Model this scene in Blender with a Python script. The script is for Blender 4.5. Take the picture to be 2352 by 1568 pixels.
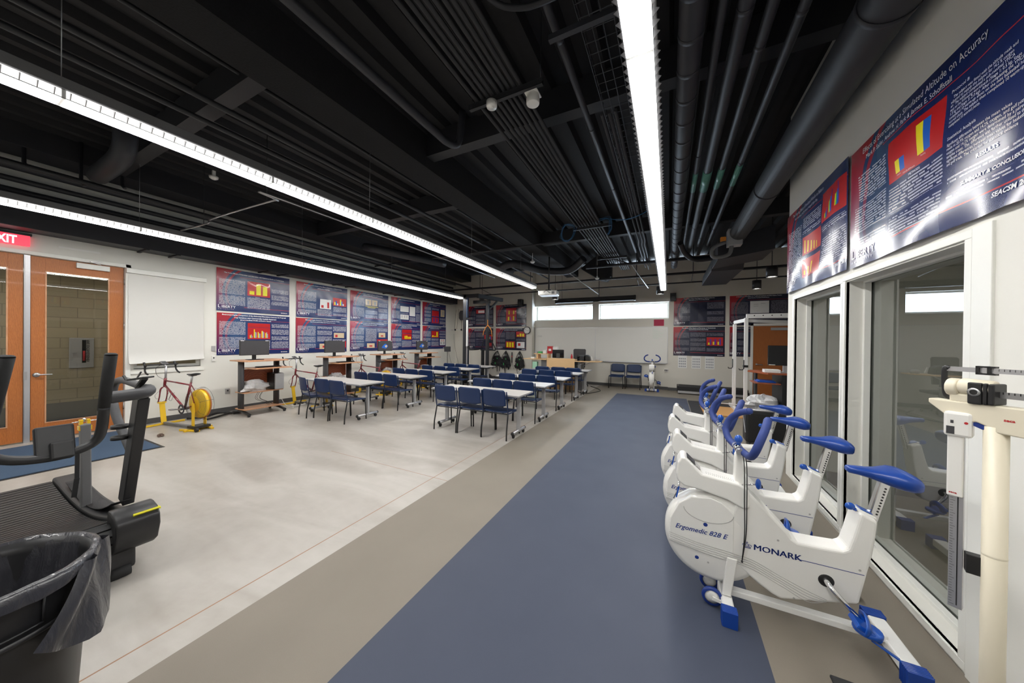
import bpy, bmesh, math, random
from mathutils import Vector, Matrix
S = bpy.context.scene
for o in list(bpy.data.objects): bpy.data.objects.remove(o)
COL = S.collection
R = math.radians
# ---------------------------------------------------------------- camera, light, exposure
cam_d = bpy.data.cameras.new('camera'); cam = bpy.data.objects.new('camera', cam_d); COL.objects.link(cam)
S.camera = cam
cam_d.sensor_width = 36.0; cam_d.lens = 36.0 * 725.4 / 2352.0; cam_d.clip_start = 0.05; cam_d.clip_end = 200
def cam_matrix(yaw, pitch, roll, loc):
    cy, sy = math.cos(yaw), math.sin(yaw)
    f = Vector((sy*math.cos(pitch), cy*math.cos(pitch), math.sin(pitch)))
    r = Vector((cy, -sy, 0)); u = r.cross(f)
    r2 = math.cos(roll)*r + math.sin(roll)*u; u2 = -math.sin(roll)*r + math.cos(roll)*u
    m = Matrix((r2, u2, -f)).transposed().to_4x4(); m.translation = loc
    return m
cam.matrix_world = cam_matrix(R(-26.37), R(-0.25), R(0.62), Vector((0, 0, 1.65)))
W = bpy.data.worlds.new('sky'); S.world = W; W.use_nodes = True
bg = W.node_tree.nodes['Background']; bg.inputs[0].default_value = (0.72, 0.86, 1.0, 1); bg.inputs[1].default_value = 8.0
S.view_settings.view_transform = 'Standard'; S.view_settings.look = 'None'; S.view_settings.gamma = 1.0
S.view_settings.use_curve_mapping = False
S.view_settings.exposure = 0.68
LAMP = 31.0          # emission of the fluorescent lenses
S.cycles.max_bounces = 8; S.cycles.diffuse_bounces = 5; S.cycles.glossy_bounces = 4; S.cycles.transmission_bounces = 6
S.cycles.transparent_max_bounces = 8; S.cycles.sample_clamp_indirect = 6.0; S.cycles.use_denoising = True
S.cycles.caustics_reflective = False; S.cycles.caustics_refractive = False

# ---------------------------------------------------------------- materials
MATS = {}
class Nodes:
    def __init__(s, m): s.t = m.node_tree; s.n = s.t.nodes; s.l = s.t.links; s.b = s.n['Principled BSDF']
    def put(s, sock, v):
        if isinstance(v, (int, float)): sock.default_value = v
        elif isinstance(v, tuple): sock.default_value = v if len(v) == len(sock.default_value) else (*v, 1)
        else: s.l.new(v, sock)
    def m(s, op, a, b=0.0, c=None):
        q = s.n.new('ShaderNodeMath'); q.operation = op; s.put(q.inputs[0], a); s.put(q.inputs[1], b)
        if c is not None: s.put(q.inputs[2], c)
        return q.outputs[0]
    def mix(s, f, a, b):
        q = s.n.new('ShaderNodeMix'); q.data_type = 'RGBA'; s.put(q.inputs[0], f); s.put(q.inputs[6], a); s.put(q.inputs[7], b)
        return q.outputs[2]
    def coord(s, kind='Object'): return s.n.new('ShaderNodeTexCoord').outputs[kind]
    def sep(s, v): q = s.n.new('ShaderNodeSeparateXYZ'); s.l.new(v, q.inputs[0]); return q.outputs
    def comb(s, x, y, z=0.0):
        q = s.n.new('ShaderNodeCombineXYZ'); s.put(q.inputs[0], x); s.put(q.inputs[1], y); s.put(q.inputs[2], z); return q.outputs[0]
    def scale(s, v, k):
        q = s.n.new('ShaderNodeMapping'); s.l.new(v, q.inputs[0]); q.inputs[3].default_value = k; return q.outputs[0]
    def noise(s, v, sc, det=3.0, dist=0.0):
        q = s.n.new('ShaderNodeTexNoise'); s.l.new(v, q.inputs['Vector']); q.inputs['Scale'].default_value = sc
        q.inputs['Detail'].default_value = det; q.inputs['Distortion'].default_value = dist; return q.outputs['Fac']
    def white(s, v): q = s.n.new('ShaderNodeTexWhiteNoise'); s.l.new(v, q.inputs[0]); return q.outputs[0]
    def ramp(s, f, stops):
        q = s.n.new('ShaderNodeValToRGB'); s.l.new(f, q.inputs[0]); e = q.color_ramp.elements
        while len(e) < len(stops): e.new(0.5)
        for i, (p, c) in enumerate(stops): e[i].position = p; e[i].color = (*c, 1)
        return q.outputs[0]
    def bump(s, h, st=0.3, d=0.01):
        q = s.n.new('ShaderNodeBump'); q.inputs['Strength'].default_value = st; q.inputs['Distance'].default_value = d
        s.l.new(h, q.inputs['Height']); s.l.new(q.outputs[0], s.b.inputs['Normal'])
    def col(s, c): s.put(s.b.inputs['Base Color'], c)
def mat(name, c=(0.8, 0.8, 0.8), rough=0.5, metal=0.0, coat=0.0, emit=None, es=1.0, var=0.04, nscale=25.0, spec=None, bump=0.0):
    if name in MATS: return MATS[name]
    m = bpy.data.materials.new(name); m.use_nodes = True; N = Nodes(m); b = N.b
    b.inputs['Roughness'].default_value = rough; b.inputs['Metallic'].default_value = metal; b.inputs['Coat Weight'].default_value = coat
    if spec is not None: b.inputs['Specular IOR Level'].default_value = spec
    nz = N.noise(N.coord(), nscale)
    N.col(N.mix(nz, tuple(x*(1-var) for x in c), tuple(min(1, x*(1+var)) for x in c)))
    if bump: N.bump(nz, bump, 0.004)
    if emit: b.inputs['Emission Color'].default_value = (*emit, 1); b.inputs['Emission Strength'].default_value = es
    MATS[name] = m; return m
def new(name):
    m = bpy.data.materials.new(name); m.use_nodes = True; MATS[name] = m; return m, Nodes(m)
mat('wall', (0.74, 0.73, 0.68), 0.75, var=0.015, nscale=3)
mat('wall_back', (0.66, 0.63, 0.565), 0.8, var=0.015, nscale=3)
mat('frame_white', (0.80, 0.80, 0.76), 0.4, var=0.01)
mat('ceiling_dark', (0.008, 0.008, 0.010), 0.75, var=0.3)
mat('duct_dark', (0.024, 0.025, 0.031), 0.5, var=0.12, nscale=8)
mat('steel_dark', (0.017, 0.0175, 0.021), 0.55, var=0.12)
mat('fireproof', (0.006, 0.006, 0.007), 0.95, var=0.6, nscale=60, bump=0.8)
mat('pipe_label', (0.10, 0.30, 0.24), 0.3, var=0.3)
mat('silver', (0.45, 0.45, 0.46), 0.35, 0.9)
mat('chrome', (0.75, 0.75, 0.76), 0.12, 1.0)
mat('alu', (0.55, 0.55, 0.57), 0.35, 0.8)
mat('alu_grey', (0.42, 0.42, 0.43), 0.45, 0.3)
mat('black', (0.012, 0.012, 0.013), 0.45, var=0.2)
mat('black_gloss', (0.01, 0.01, 0.011), 0.15)
mat('rubber', (0.016, 0.016, 0.017), 0.8, var=0.2)
mat('dark_plastic', (0.016, 0.016, 0.018), 0.42, var=0.12, nscale=90)
mat('dark_grey', (0.045, 0.045, 0.05), 0.5, var=0.12)
mat('mid_grey', (0.16, 0.16, 0.165), 0.45)
mat('baseboard', (0.075, 0.075, 0.077), 0.45, var=0.1)
mat('white_plastic', (0.80, 0.79, 0.76), 0.28, coat=0.25, var=0.01)
mat('white_paint', (0.80, 0.80, 0.79), 0.4, var=0.01)
mat('cream', (0.74, 0.68, 0.54), 0.4, var=0.01)
mat('groove_grey', (0.42, 0.41, 0.40), 0.5)
mat('blue', (0.005, 0.075, 0.42), 0.3, coat=0.3, var=0.05)
mat('blue_vinyl', (0.006, 0.05, 0.30), 0.38, coat=0.15, var=0.06)
mat('blue_foam', (0.022, 0.045, 0.20), 0.7, var=0.15)
mat('slate_blue', (0.03, 0.05, 0.10), 0.4)
mat('cable_blue', (0.02, 0.13, 0.30), 0.5)
mat('blue_ink', (0.01, 0.035, 0.22), 0.4)
mat('navy_chair', (0.003, 0.020, 0.082), 0.36, var=0.06)
mat('chair_frame', (0.003, 0.017, 0.065), 0.4)
mat('table_top', (0.46, 0.44, 0.42), 0.38, var=0.04, nscale=120)
mat('table_edge', (0.30, 0.30, 0.31), 0.4)
mat('red_bike', (0.19, 0.012, 0.022), 0.25, coat=0.5)
mat('yellow', (0.80, 0.50, 0.015), 0.4, coat=0.2)
mat('yellow_bright', (0.75, 0.70, 0.03), 0.4)
mat('orange', (0.75, 0.26, 0.03), 0.5)
mat('rust', (0.40, 0.13, 0.03), 0.5)
mat('red', (0.45, 0.015, 0.02), 0.5)
mat('pink_red', (0.42, 0.012, 0.06), 0.6)
mat('green', (0.05, 0.35, 0.10), 0.5)
mat('pale_green', (0.35, 0.62, 0.45), 0.5)
mat('white_paper', (0.78, 0.78, 0.77), 0.6, var=0.01)
mat('shade_cloth', (0.66, 0.65, 0.62), 0.7, var=0.01, nscale=200)
mat('whiteboard', (0.76, 0.75, 0.71), 0.22, var=0.01, nscale=2)
mat('screen_off', (0.03, 0.033, 0.038), 0.12)
mat('maple', (0.72, 0.47, 0.24), 0.4, var=0.06, nscale=6)
mat('floor_mat_black', (0.02, 0.02, 0.022), 0.85)
mat('exit_red', (0.8, 0.03, 0.05), 0.4, emit=(1.0, 0.06, 0.10), es=0.8)
mat('lamp', (1, 1, 1), 0.5, emit=(1.0, 0.985, 0.95), es=LAMP)
mat('lamp_side', (1, 1, 1), 0.5, emit=(1.0, 0.985, 0.95), es=0.75)
mat('can_lamp', (1, 1, 1), 0.5, emit=(1.0, 0.95, 0.85), es=5.0)
mat('hall_base_grey', (0.2, 0.19, 0.17), 0.8)  # plain warm grey of the hallway baseboard
mat('carpet_far', (0.03, 0.06, 0.10), 0.95)
def wood(name, c1, c2, sc=(1, 1, 1), rough=0.4, rings=6.0):
    m, N = new(name); v = N.scale(N.coord(), sc)
    q = N.n.new('ShaderNodeTexWave'); q.wave_type = 'RINGS'; q.rings_direction = 'SPHERICAL'; N.l.new(v, q.inputs['Vector'])
    q.inputs['Scale'].default_value = rings; q.inputs['Distortion'].default_value = 6.0; q.inputs['Detail'].default_value = 3; q.inputs['Detail Scale'].default_value = 1.4
    f = N.m('MULTIPLY', q.outputs['Fac'], 0.55); f = N.m('ADD', f, N.m('MULTIPLY', N.noise(v, 22.0, 5), 0.45))
    N.col(N.mix(f, c1, c2)); N.b.inputs['Roughness'].default_value = rough; N.b.inputs['Coat Weight'].default_value = 0.15
    return m
wood('door_wood', (0.28, 0.075, 0.014), (0.55, 0.19, 0.045), (1.0, 9.0, 1.3))
wood('door_wood_flat', (0.30, 0.085, 0.015), (0.45, 0.15, 0.035), (5.0, 1.0, 0.5))
wood('cart_wood', (0.24, 0.055, 0.02), (0.36, 0.10, 0.04), (1.0, 2.0, 1.0))
wood('cart_top', (0.50, 0.24, 0.12), (0.62, 0.34, 0.19), (1.0, 3.0, 1.0))
wood('ply_orange', (0.55, 0.26, 0.07), (0.72, 0.38, 0.12), (1.0, 3.0, 1.0))
# concrete floor
m, N = new('concrete'); v = N.coord(); x = N.sep(v)
n1 = N.noise(N.scale(v, (0.5, 1.6, 1)), 1.6, 6, 0.6); n2 = N.noise(v, 9.0, 8); n3 = N.noise(v, 260.0, 2)
c = N.ramp(n1, [(0.36, (0.29, 0.26, 0.225)), (0.64, (0.43, 0.405, 0.37))])
c = N.mix(N.m('MULTIPLY', n2, 0.45), c, (0.50, 0.48, 0.45)); c = N.mix(N.m('MULTIPLY', n3, 0.16), c, (0.22, 0.2, 0.18))
def fline(ax, pos, wd): return N.m('LESS_THAN', N.m('ABSOLUTE', N.m('SUBTRACT', x[ax], pos)), wd)
ln = N.m('MAXIMUM', fline(0, -2.497, 0.005), N.m('MULTIPLY', fline(1, 2.967, 0.004), N.m('GREATER_THAN', x[0], -4.4)))
ln = N.m('MAXIMUM', ln, N.m('MULTIPLY', fline(1, 7.6, 0.004), 0.5))
c = N.mix(N.m('MULTIPLY', ln, 0.9), c, (0.26, 0.12, 0.05))
N.col(c); N.put(N.b.inputs['Roughness'], N.m('ADD', N.m('MULTIPLY', n1, 0.16), 0.27)); N.b.inputs['Specular IOR Level'].default_value = 0.42
def rubberfloor(name, c1, c2, rough):
    m, N = new(name); v = N.coord(); a = N.noise(v, 420.0, 2); b = N.noise(v, 2.2, 4)
    c = N.mix(a, c1, c2); c = N.mix(N.m('MULTIPLY', b, 0.35), c, tuple(k*0.82 for k in c1)); N.col(c)
    N.put(N.b.inputs['Roughness'], N.m('ADD', N.m('MULTIPLY', b, 0.12), rough)); N.bump(a, 0.12, 0.002); N.b.inputs['Specular IOR Level'].default_value = 0.3
rubberfloor('rubber_beige', (0.19, 0.165, 0.135), (0.26, 0.23, 0.19), 0.52)
rubberfloor('rubber_blue', (0.046, 0.056, 0.088), (0.064, 0.075, 0.112), 0.55)
rubberfloor('doormat_blue', (0.03, 0.055, 0.10), (0.07, 0.11, 0.17), 0.9)
# block wall in the hallway
m, N = new('block_wall'); q = N.n.new('ShaderNodeTexBrick'); x = N.sep(N.coord()); N.l.new(N.comb(x[1], x[2]), q.inputs['Vector'])
q.inputs['Color1'].default_value = (0.42, 0.36, 0.25, 1); q.inputs['Color2'].default_value = (0.38, 0.325, 0.225, 1); q.inputs['Mortar'].default_value = (0.27, 0.23, 0.16, 1)
q.inputs['Scale'].default_value = 1.0; q.inputs['Brick Width'].default_value = 0.4; q.inputs['Row Height'].default_value = 0.2; q.inputs['Mortar Size'].default_value = 0.006
N.l.new(q.outputs[0], N.b.inputs['Base Color']); N.b.inputs['Roughness'].default_value = 0.7
# glass: clear pane that also mirrors
def glassmat(name, ior, tint):
    m = bpy.data.materials.new(name); m.use_nodes = True; t = m.node_tree; t.nodes.clear()
    o = t.nodes.new('ShaderNodeOutputMaterial'); mx = t.nodes.new('ShaderNodeMixShader'); tr = t.nodes.new('ShaderNodeBsdfTransparent')
    gl = t.nodes.new('ShaderNodeBsdfGlossy'); fr = t.nodes.new('ShaderNodeFresnel'); fr.inputs[0].default_value = ior
    tr.inputs[0].default_value = (*tint, 1); gl.inputs['Roughness'].default_value = 0.0
    ge = t.nodes.new('ShaderNodeNewGeometry'); k = t.nodes.new('ShaderNodeMath'); k.operation = 'SUBTRACT'; k.inputs[0].default_value = 1.0; t.links.new(ge.outputs['Backfacing'], k.inputs[1])
    k2 = t.nodes.new('ShaderNodeMath'); k2.operation = 'MULTIPLY'; t.links.new(fr.outputs[0], k2.inputs[0]); t.links.new(k.outputs[0], k2.inputs[1]); t.links.new(k2.outputs[0], mx.inputs[0]); t.links.new(tr.outputs[0], mx.inputs[1]); t.links.new(gl.outputs[0], mx.inputs[2]); t.links.new(mx.outputs[0], o.inputs[0])
    MATS[name] = m
glassmat('glass_chamber', 3.0, (0.66, 0.68, 0.67)); glassmat('glass_door', 1.45, (0.80, 0.80, 0.78)); glassmat('glass_window', 1.3, (0.97, 0.98, 1.0))
# bag plastics
m, N = new('bag_white'); N.col((0.75, 0.75, 0.76)); N.b.inputs['Roughness'].default_value = 0.3; N.b.inputs['Alpha'].default_value = 0.8
N.bump(N.noise(N.coord(), 30.0, 3, 1.0), 0.6, 0.02)
m, N = new('bag_black'); N.col((0.035, 0.035, 0.042)); N.b.inputs['Roughness'].default_value = 0.3; N.b.inputs['Coat Weight'].default_value = 0.3
N.bump(N.noise(N.scale(N.coord(), (1, 1, 0.35)), 22.0, 4, 1.5), 0.5, 0.02)
# posters
def poster_mats(tag, navy, steel, per=0.0135, wh=(0.60, 0.60, 0.65)):
    for text in (0, 1):
        m, N = new(f'poster_{tag}_{text}'); u, v, _ = N.sep(N.coord('UV'))
        left = N.m('SUBTRACT', 1.0, N.m('MULTIPLY', u, 4.0)); left = N.m('MAXIMUM', left, 0.0)
        base = N.mix(N.m('MINIMUM', N.m('MAXIMUM', N.m('SUBTRACT', 1.0, N.m('ABSOLUTE', N.m('MULTIPLY', N.m('SUBTRACT', u, 0.33), 2.4))), 0.0), 1.0), navy, steel)
        base = N.mix(N.m('MULTIPLY', N.m('LESS_THAN', v, 0.16), 0.85), base, navy)
        d = N.m('SQRT', N.m('ADD', N.m('POWER', N.m('SUBTRACT', u, 0.80), 2.0), N.m('POWER', N.m('SUBTRACT', v, 0.42), 2.0)))
        inb = lambda a, b: N.m('MULTIPLY', N.m('GREATER_THAN', d, a), N.m('LESS_THAN', d, b))
        red = (0.42, 0.02, 0.03)
        outer = N.m('MULTIPLY', N.m('GREATER_THAN', d, 0.70), N.m('LESS_THAN', u, 0.55)); fade = N.m('MINIMUM', N.m('MULTIPLY', v, 1.1), 1.0)
        base = N.mix(N.m('MULTIPLY', outer, fade), base, red)
        base = N.mix(N.m('MULTIPLY', N.m('MULTIPLY', inb(0.615, 0.655), N.m('LESS_THAN', u, 0.5)), N.m('MULTIPLY', fade, 0.9)), base, red)
        line = N.m('MULTIPLY', N.m('LESS_THAN', N.m('ABSOLUTE', N.m('SUBTRACT', v, 0.105)), 0.004), N.m('GREATER_THAN', u, 0.5))
        line2 = N.m('MULTIPLY', N.m('LESS_THAN', N.m('ABSOLUTE', N.m('SUBTRACT', v, 0.785)), 0.003), N.m('GREATER_THAN', u, 0.42))
        base = N.mix(N.m('MAXIMUM', line, line2), base, (0.5, 0.03, 0.03))
        if text:
            row = N.m('DIVIDE', v, per); fr = N.m('FRACT', row)
            nz = N.noise(N.comb(N.m('MULTIPLY', u, .57/per), N.m('MULTIPLY', N.m('FLOOR', row), 7.3)), 1.0, 1)
            ltr = N.noise(N.comb(N.m('MULTIPLY', u, 260.0), N.m('MULTIPLY', v, 260.0)), 1.0, 1)
            k = N.m('MULTIPLY', N.m('GREATER_THAN', fr, 0.52), N.m('MULTIPLY', N.m('GREATER_THAN', nz, 0.40), N.m('GREATER_THAN', ltr, 0.42)))
            base = N.mix(k, base, wh)
        N.l.new(base, N.b.inputs['Base Color']); N.b.inputs['Roughness'].default_value = 0.22
        N.b.inputs['Coat Weight'].default_value = 0.3; N.b.inputs['Coat Roughness'].default_value = 0.2
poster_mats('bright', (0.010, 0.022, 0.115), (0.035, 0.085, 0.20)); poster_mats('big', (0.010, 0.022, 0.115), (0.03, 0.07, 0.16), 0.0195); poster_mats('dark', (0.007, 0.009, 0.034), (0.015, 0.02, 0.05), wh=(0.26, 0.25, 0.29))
for n_, c_ in dict(p_red=(0.5, 0.012, 0.015), p_yellow=(0.85, 0.75, 0.01), p_blue=(0.01, 0.12, 0.55), p_white=(0.78, 0.78, 0.78), p_tan=(0.62, 0.50, 0.33), p_darkblue=(0.08, 0.03, 0.35), p_grey=(0.35, 0.36, 0.38), p_ink=(0.80, 0.80, 0.84), p_green=(0.1, 0.5, 0.15)).items():
    mat(n_, c_, 0.28, coat=0.3)
# ---------------------------------------------------------------- mesh helpers
def rotm(ax, deg): return Matrix.Rotation(R(deg), 3, ax)
class MB:
    def __init__(s): s.v = []; s.f = []; s.mi = []; s.sm = []; s.cur = 0; s.smooth = False
    def add(s, vs, fs, smooth=None):
        o = len(s.v); s.v += [tuple(q) for q in vs]
        for f in fs: s.f.append([i+o for i in f]); s.mi.append(s.cur); s.sm.append(s.smooth if smooth is None else smooth)
        return s
    def m(s, i): s.cur = i; return s
    def box(s, x0, x1, y0, y1, z0, z1, M=None, c=None):
        vs = [Vector((x, y, z)) for x in (x0, x1) for y in (y0, y1) for z in (z0, z1)]
        if M: c = Vector(c or ((x0+x1)/2, (y0+y1)/2, (z0+z1)/2)); vs = [M @ (q-c) + c for q in vs]
        return s.add(vs, [(0, 1, 3, 2), (4, 6, 7, 5), (0, 4, 5, 1), (2, 3, 7, 6), (0, 2, 6, 4), (1, 5, 7, 3)], False)
    def bar(s, p, q, w, h, up=(0, 0, 1)):     # rectangular bar between two points; w sideways, h along up
        p, q = Vector(p), Vector(q); d = (q-p).normalized(); up = Vector(up)
        if abs(d.dot(up)) > 0.98: up = Vector((1, 0, 0))
        sd = d.cross(up).normalized(); u = sd.cross(d)
        vs = [b + sd*a*w/2 + u*c*h/2 for b in (p, q) for a, c in ((-1, -1), (1, -1), (1, 1), (-1, 1))]
        return s.add(vs, [(3, 2, 1, 0), (4, 5, 6, 7), (0, 1, 5, 4), (1, 2, 6, 5), (2, 3, 7, 6), (3, 0, 4, 7)], False)
    def tube(s, pts, r, n=10, cap=True, closed=False, rx=None, up=None):
        pts = [Vector(p) for p in pts]; k = len(pts); rr = r if isinstance(r, (list, tuple)) else [r]*k
        def tan(i):
            a = pts[(i-1) % k] if closed or i > 0 else pts[i]; b = pts[(i+1) % k] if closed or i < k-1 else pts[i]
            return (b-a).normalized()
        t = tan(0); nrm = Vector(up) if up else (Vector((0, 0, 1)) if abs(t.z) < 0.9 else Vector((1, 0, 0)))
        nrm = (nrm - t*nrm.dot(t)).normalized(); vs = []
        for i in range(k):
            t = tan(i); nrm = (nrm - t*nrm.dot(t)).normalized(); b = t.cross(nrm)
            q = rx if rx else 1.0
            vs += [pts[i] + (nrm*math.cos(a) + b*math.sin(a)*q)*rr[i] for a in (2*math.pi*j/n for j in range(n))]
        fs = []
        for i in range(k if closed else k-1):
            for j in range(n):
                a, b2 = i*n, ((i+1) % k)*n; fs.append((a+j, a+(j+1) % n, b2+(j+1) % n, b2+j))
        s.add(vs, fs, True)
        if cap and not closed:
            o = len(s.v)-len(vs); s.f.append([o+j for j in range(n)][::-1]); s.mi.append(s.cur); s.sm.append(False)
            s.f.append([o+(k-1)*n+j for j in range(n)]); s.mi.append(s.cur); s.sm.append(False)
        return s
    def cyl(s, p, q, r, n=16, r2=None): return s.tube([p, q], [r, r if r2 is None else r2], n)
    def lathe(s, prof, c=(0, 0, 0), ax='z', n=24, ang=(0, 360), cap=False):
        vs = []; c = Vector(c); full = abs(ang[1]-ang[0]-360) < 1e-6; m = n if full else n+1
        for r, h in prof:
            for j in range(m):
                a = R(ang[0] + (ang[1]-ang[0])*j/n); x, y = r*math.cos(a), r*math.sin(a)
                vs.append(c + Vector({'z': (x, y, h), 'y': (x, h, y), 'x': (h, x, y)}[ax]))
        fs = [(i*m+j, i*m+(j+1) % m, (i+1)*m+(j+1) % m, (i+1)*m+j) for i in range(len(prof)-1) for j in range(n)]
        return s.add(vs, fs, True)
    def disc(s, c, r, ax='z', n=20, r2=None, d=0):
        return s.lathe([(1e-4, d), (r, d)], c, ax, n)
    def prism(s, poly, a, b, plane='xz', smooth=False):   # poly extruded along the third axis from a to b
        def P(u, v, w): return {'xz': (u, w, v), 'xy': (u, v, w), 'yz': (w, u, v)}[plane]
        n = len(poly); vs = [P(u, v, a) for u, v in poly] + [P(u, v, b) for u, v in poly]
        s.add(vs, [list(range(n))[::-1], [n+i for i in range(n)]], False)
        o = len(s.v)-2*n
        for i in range(n): s.f.append([o+i, o+(i+1) % n, o+n+(i+1) % n, o+n+i]); s.mi.append(s.cur); s.sm.append(smooth)
        return s
    def loft(s, rings, cap=True, closed=True):
        n = len(rings[0]); vs = [q for r in rings for q in r]; m = n if closed else n-1
        fs = [(i*n+j, i*n+(j+1) % n, (i+1)*n+(j+1) % n, (i+1)*n+j) for i in range(len(rings)-1) for j in range(m)]
        s.add(vs, fs, True)
        if cap: o = len(s.v)-len(vs); s.f.append([o+j for j in range(n)][::-1]); s.f.append([o+(len(rings)-1)*n+j for j in range(n)]); s.mi += [s.cur]*2; s.sm += [False]*2
        return s
    def ball(s, c, r, n=14, k=8, sc=(1, 1, 1)):
        vs = []; c = Vector(c)
        for i in range(k+1):
            t = math.pi*i/k
            for j in range(n):
                a = 2*math.pi*j/n; vs.append(c + Vector((math.sin(t)*math.cos(a)*sc[0], math.sin(t)*math.sin(a)*sc[1], math.cos(t)*sc[2]))*r)
        return s.add(vs, [(i*n+j, (i+1)*n+j, (i+1)*n+(j+1) % n, i*n+(j+1) % n) for i in range(k) for j in range(n)], True)
    def blob(s, c, dims, seed=0, amp=0.25, n=20, k=12, flat=True):   # crumpled bag
        rnd = random.Random(seed); ph = [(rnd.uniform(1, 5), rnd.uniform(1, 5), rnd.uniform(0, 6)) for _ in range(7)]; vs = []
        for i in range(k+1):
            t = math.pi*i/k
            for j in range(n):
                a = 2*math.pi*j/n; w = 1 + amp*sum(math.sin(p*a*round(p)/p + q*t*2 + f) for p, q, f in ph)/3.0*math.sin(t) + rnd.uniform(-.05, .05)*math.sin(t)
                z = math.cos(t)*w
                if flat: z = max(z, -0.55)
                vs.append(Vector(c) + Vector((math.sin(t)*math.cos(a)*w*dims[0]/2, math.sin(t)*math.sin(a)*w*dims[1]/2, z*dims[2]/2)))
        return s.add(vs, [(i*n+j, (i+1)*n+j, (i+1)*n+(j+1) % n, i*n+(j+1) % n) for i in range(k) for j in range(n)], False)
    def xf(s, M):
        s.v = [tuple(M @ Vector(q)) for q in s.v]; return s
    def text(s, body, M, size=0.1, align='LEFT', shear=0.0, bold=0.0, ext=0.0, sx=1.0, spacing=1.0):
        cu = bpy.data.curves.new('t', 'FONT'); cu.body = body; cu.size = size; cu.align_x = align; cu.shear = shear; cu.offset = bold; cu.extrude = ext; cu.resolution_u = 2; cu.space_line = spacing
        ob = bpy.data.objects.new('t', cu); COL.objects.link(ob); dg = bpy.context.evaluated_depsgraph_get(); me = bpy.data.meshes.new_from_object(ob.evaluated_get(dg))
        s.add([M @ Vector((q.co.x*sx, q.co.y, q.co.z)) for q in me.vertices], [list(f.vertices) for f in me.polygons], False)
        bpy.data.objects.remove(ob); bpy.data.curves.remove(cu); bpy.data.meshes.remove(me); return s
    def build(s, name, mats, parent=None, bevel=0.0, loc=None, uv=None, seg=2):
        me = bpy.data.meshes.new(name); me.from_pydata(s.v, [], s.f)
        for mm in (mats if isinstance(mats, (list, tuple)) else [mats]): me.materials.append(MATS[mm])
        me.polygons.foreach_set('material_index', s.mi); me.polygons.foreach_set('use_smooth', s.sm)
        if uv:
            L = me.uv_layers.new(name='UVMap')
            for lp in me.loops: L.data[lp.index].uv = uv(me.vertices[lp.vertex_index].co)
        me.update()
        o = bpy.data.objects.new(name, me); COL.objects.link(o)
        if parent is not None: o.parent = parent
        if loc: o.location = loc
        if bevel:
            b = o.modifiers.new('bevel', 'BEVEL'); b.width = bevel; b.segments = seg; b.limit_method = 'ANGLE'; b.angle_limit = R(35)
        return o
def tag(o, label, cat, group=None, kind=None):
    o['label'] = label; o['category'] = cat
    if group: o['group'] = group
    if kind: o['kind'] = kind
    return o
def thing(name, label, cat, loc=(0, 0, 0), rz=0.0, group=None):
    o = bpy.data.objects.new(name, None); COL.objects.link(o); o.location = loc; o.rotation_euler = (0, 0, rz); o.empty_display_size = 0.1
    return tag(o, label, cat, group)
def struct(name, mb, mats, **k):
    o = mb.build(name, mats, **k); o['kind'] = 'structure'; return o
def dup(root, loc, rz, label):
    def cp(o, par):
        c = o.copy(); COL.objects.link(c)
        if par is not None: c.parent = par
        for ch in [q for q in KIDS.get(o.name, [])]: cp(ch, c)
        return c
    KIDS = {}
    for q in bpy.data.objects:
        if q.parent: KIDS.setdefault(q.parent.name, []).append(q)
    r = cp(root, None); r.location = loc; r.rotation_euler = (0, 0, rz); r['label'] = label; return r
def rect_ring(mb, axis, d0, d1, a0, a1, b0, b1, w):     # picture-frame of four bars; axis is the wall normal
    for (p, q, r_, t) in ((a0, a1, b0, b0+w), (a0, a1, b1-w, b1), (a0, a0+w, b0+w, b1-w), (a1-w, a1, b0+w, b1-w)):
        if axis == 'x': mb.box(d0, d1, p, q, r_, t)
        else: mb.box(p, q, d0, d1, r_, t)
    return mb
def smooth_pts(pts, k=6):   # Catmull-Rom through points
    pts = [Vector(p) for p in pts]; out = []
    for i in range(len(pts)-1):
        p0, p1, p2, p3 = pts[max(i-1, 0)], pts[i], pts[i+1], pts[min(i+2, len(pts)-1)]
        for j in range(k):
            t = j/k; out.append(0.5*((2*p1) + (p2-p0)*t + (2*p0-5*p1+4*p2-p3)*t*t + (3*p1-p0-3*p2+p3)*t**3))
    return out + [pts[-1]]

# ---------------------------------------------------------------- room shell
XL, XR, YR = -8.75, 1.35, 5.13      # left wall, glazed wall, its far corner
ZC = 4.5
YBL, YBC, YBR, XE, YN = 11.8, 12.1, 12.0, 4.6, -3.0
fl = MB()
fl.m(0).box(XL-0.1, -2.29, YN, 12.2, -0.1, 0.0); fl.m(1).box(-2.29, -1.446, YN, 12.2, -0.1, 0.0)
fl.m(1).box(-1.446, 0.485, 10.47, 12.2, -0.1, 0.0); fl.m(2).box(-1.446, 0.485, YN, 10.47, -0.1, 0.0); fl.m(1).box(0.485, XE+.1, YN, 12.2, -0.1, 0.0)
struct('floor', fl, ['concrete', 'rubber_beige', 'rubber_blue'])
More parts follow.
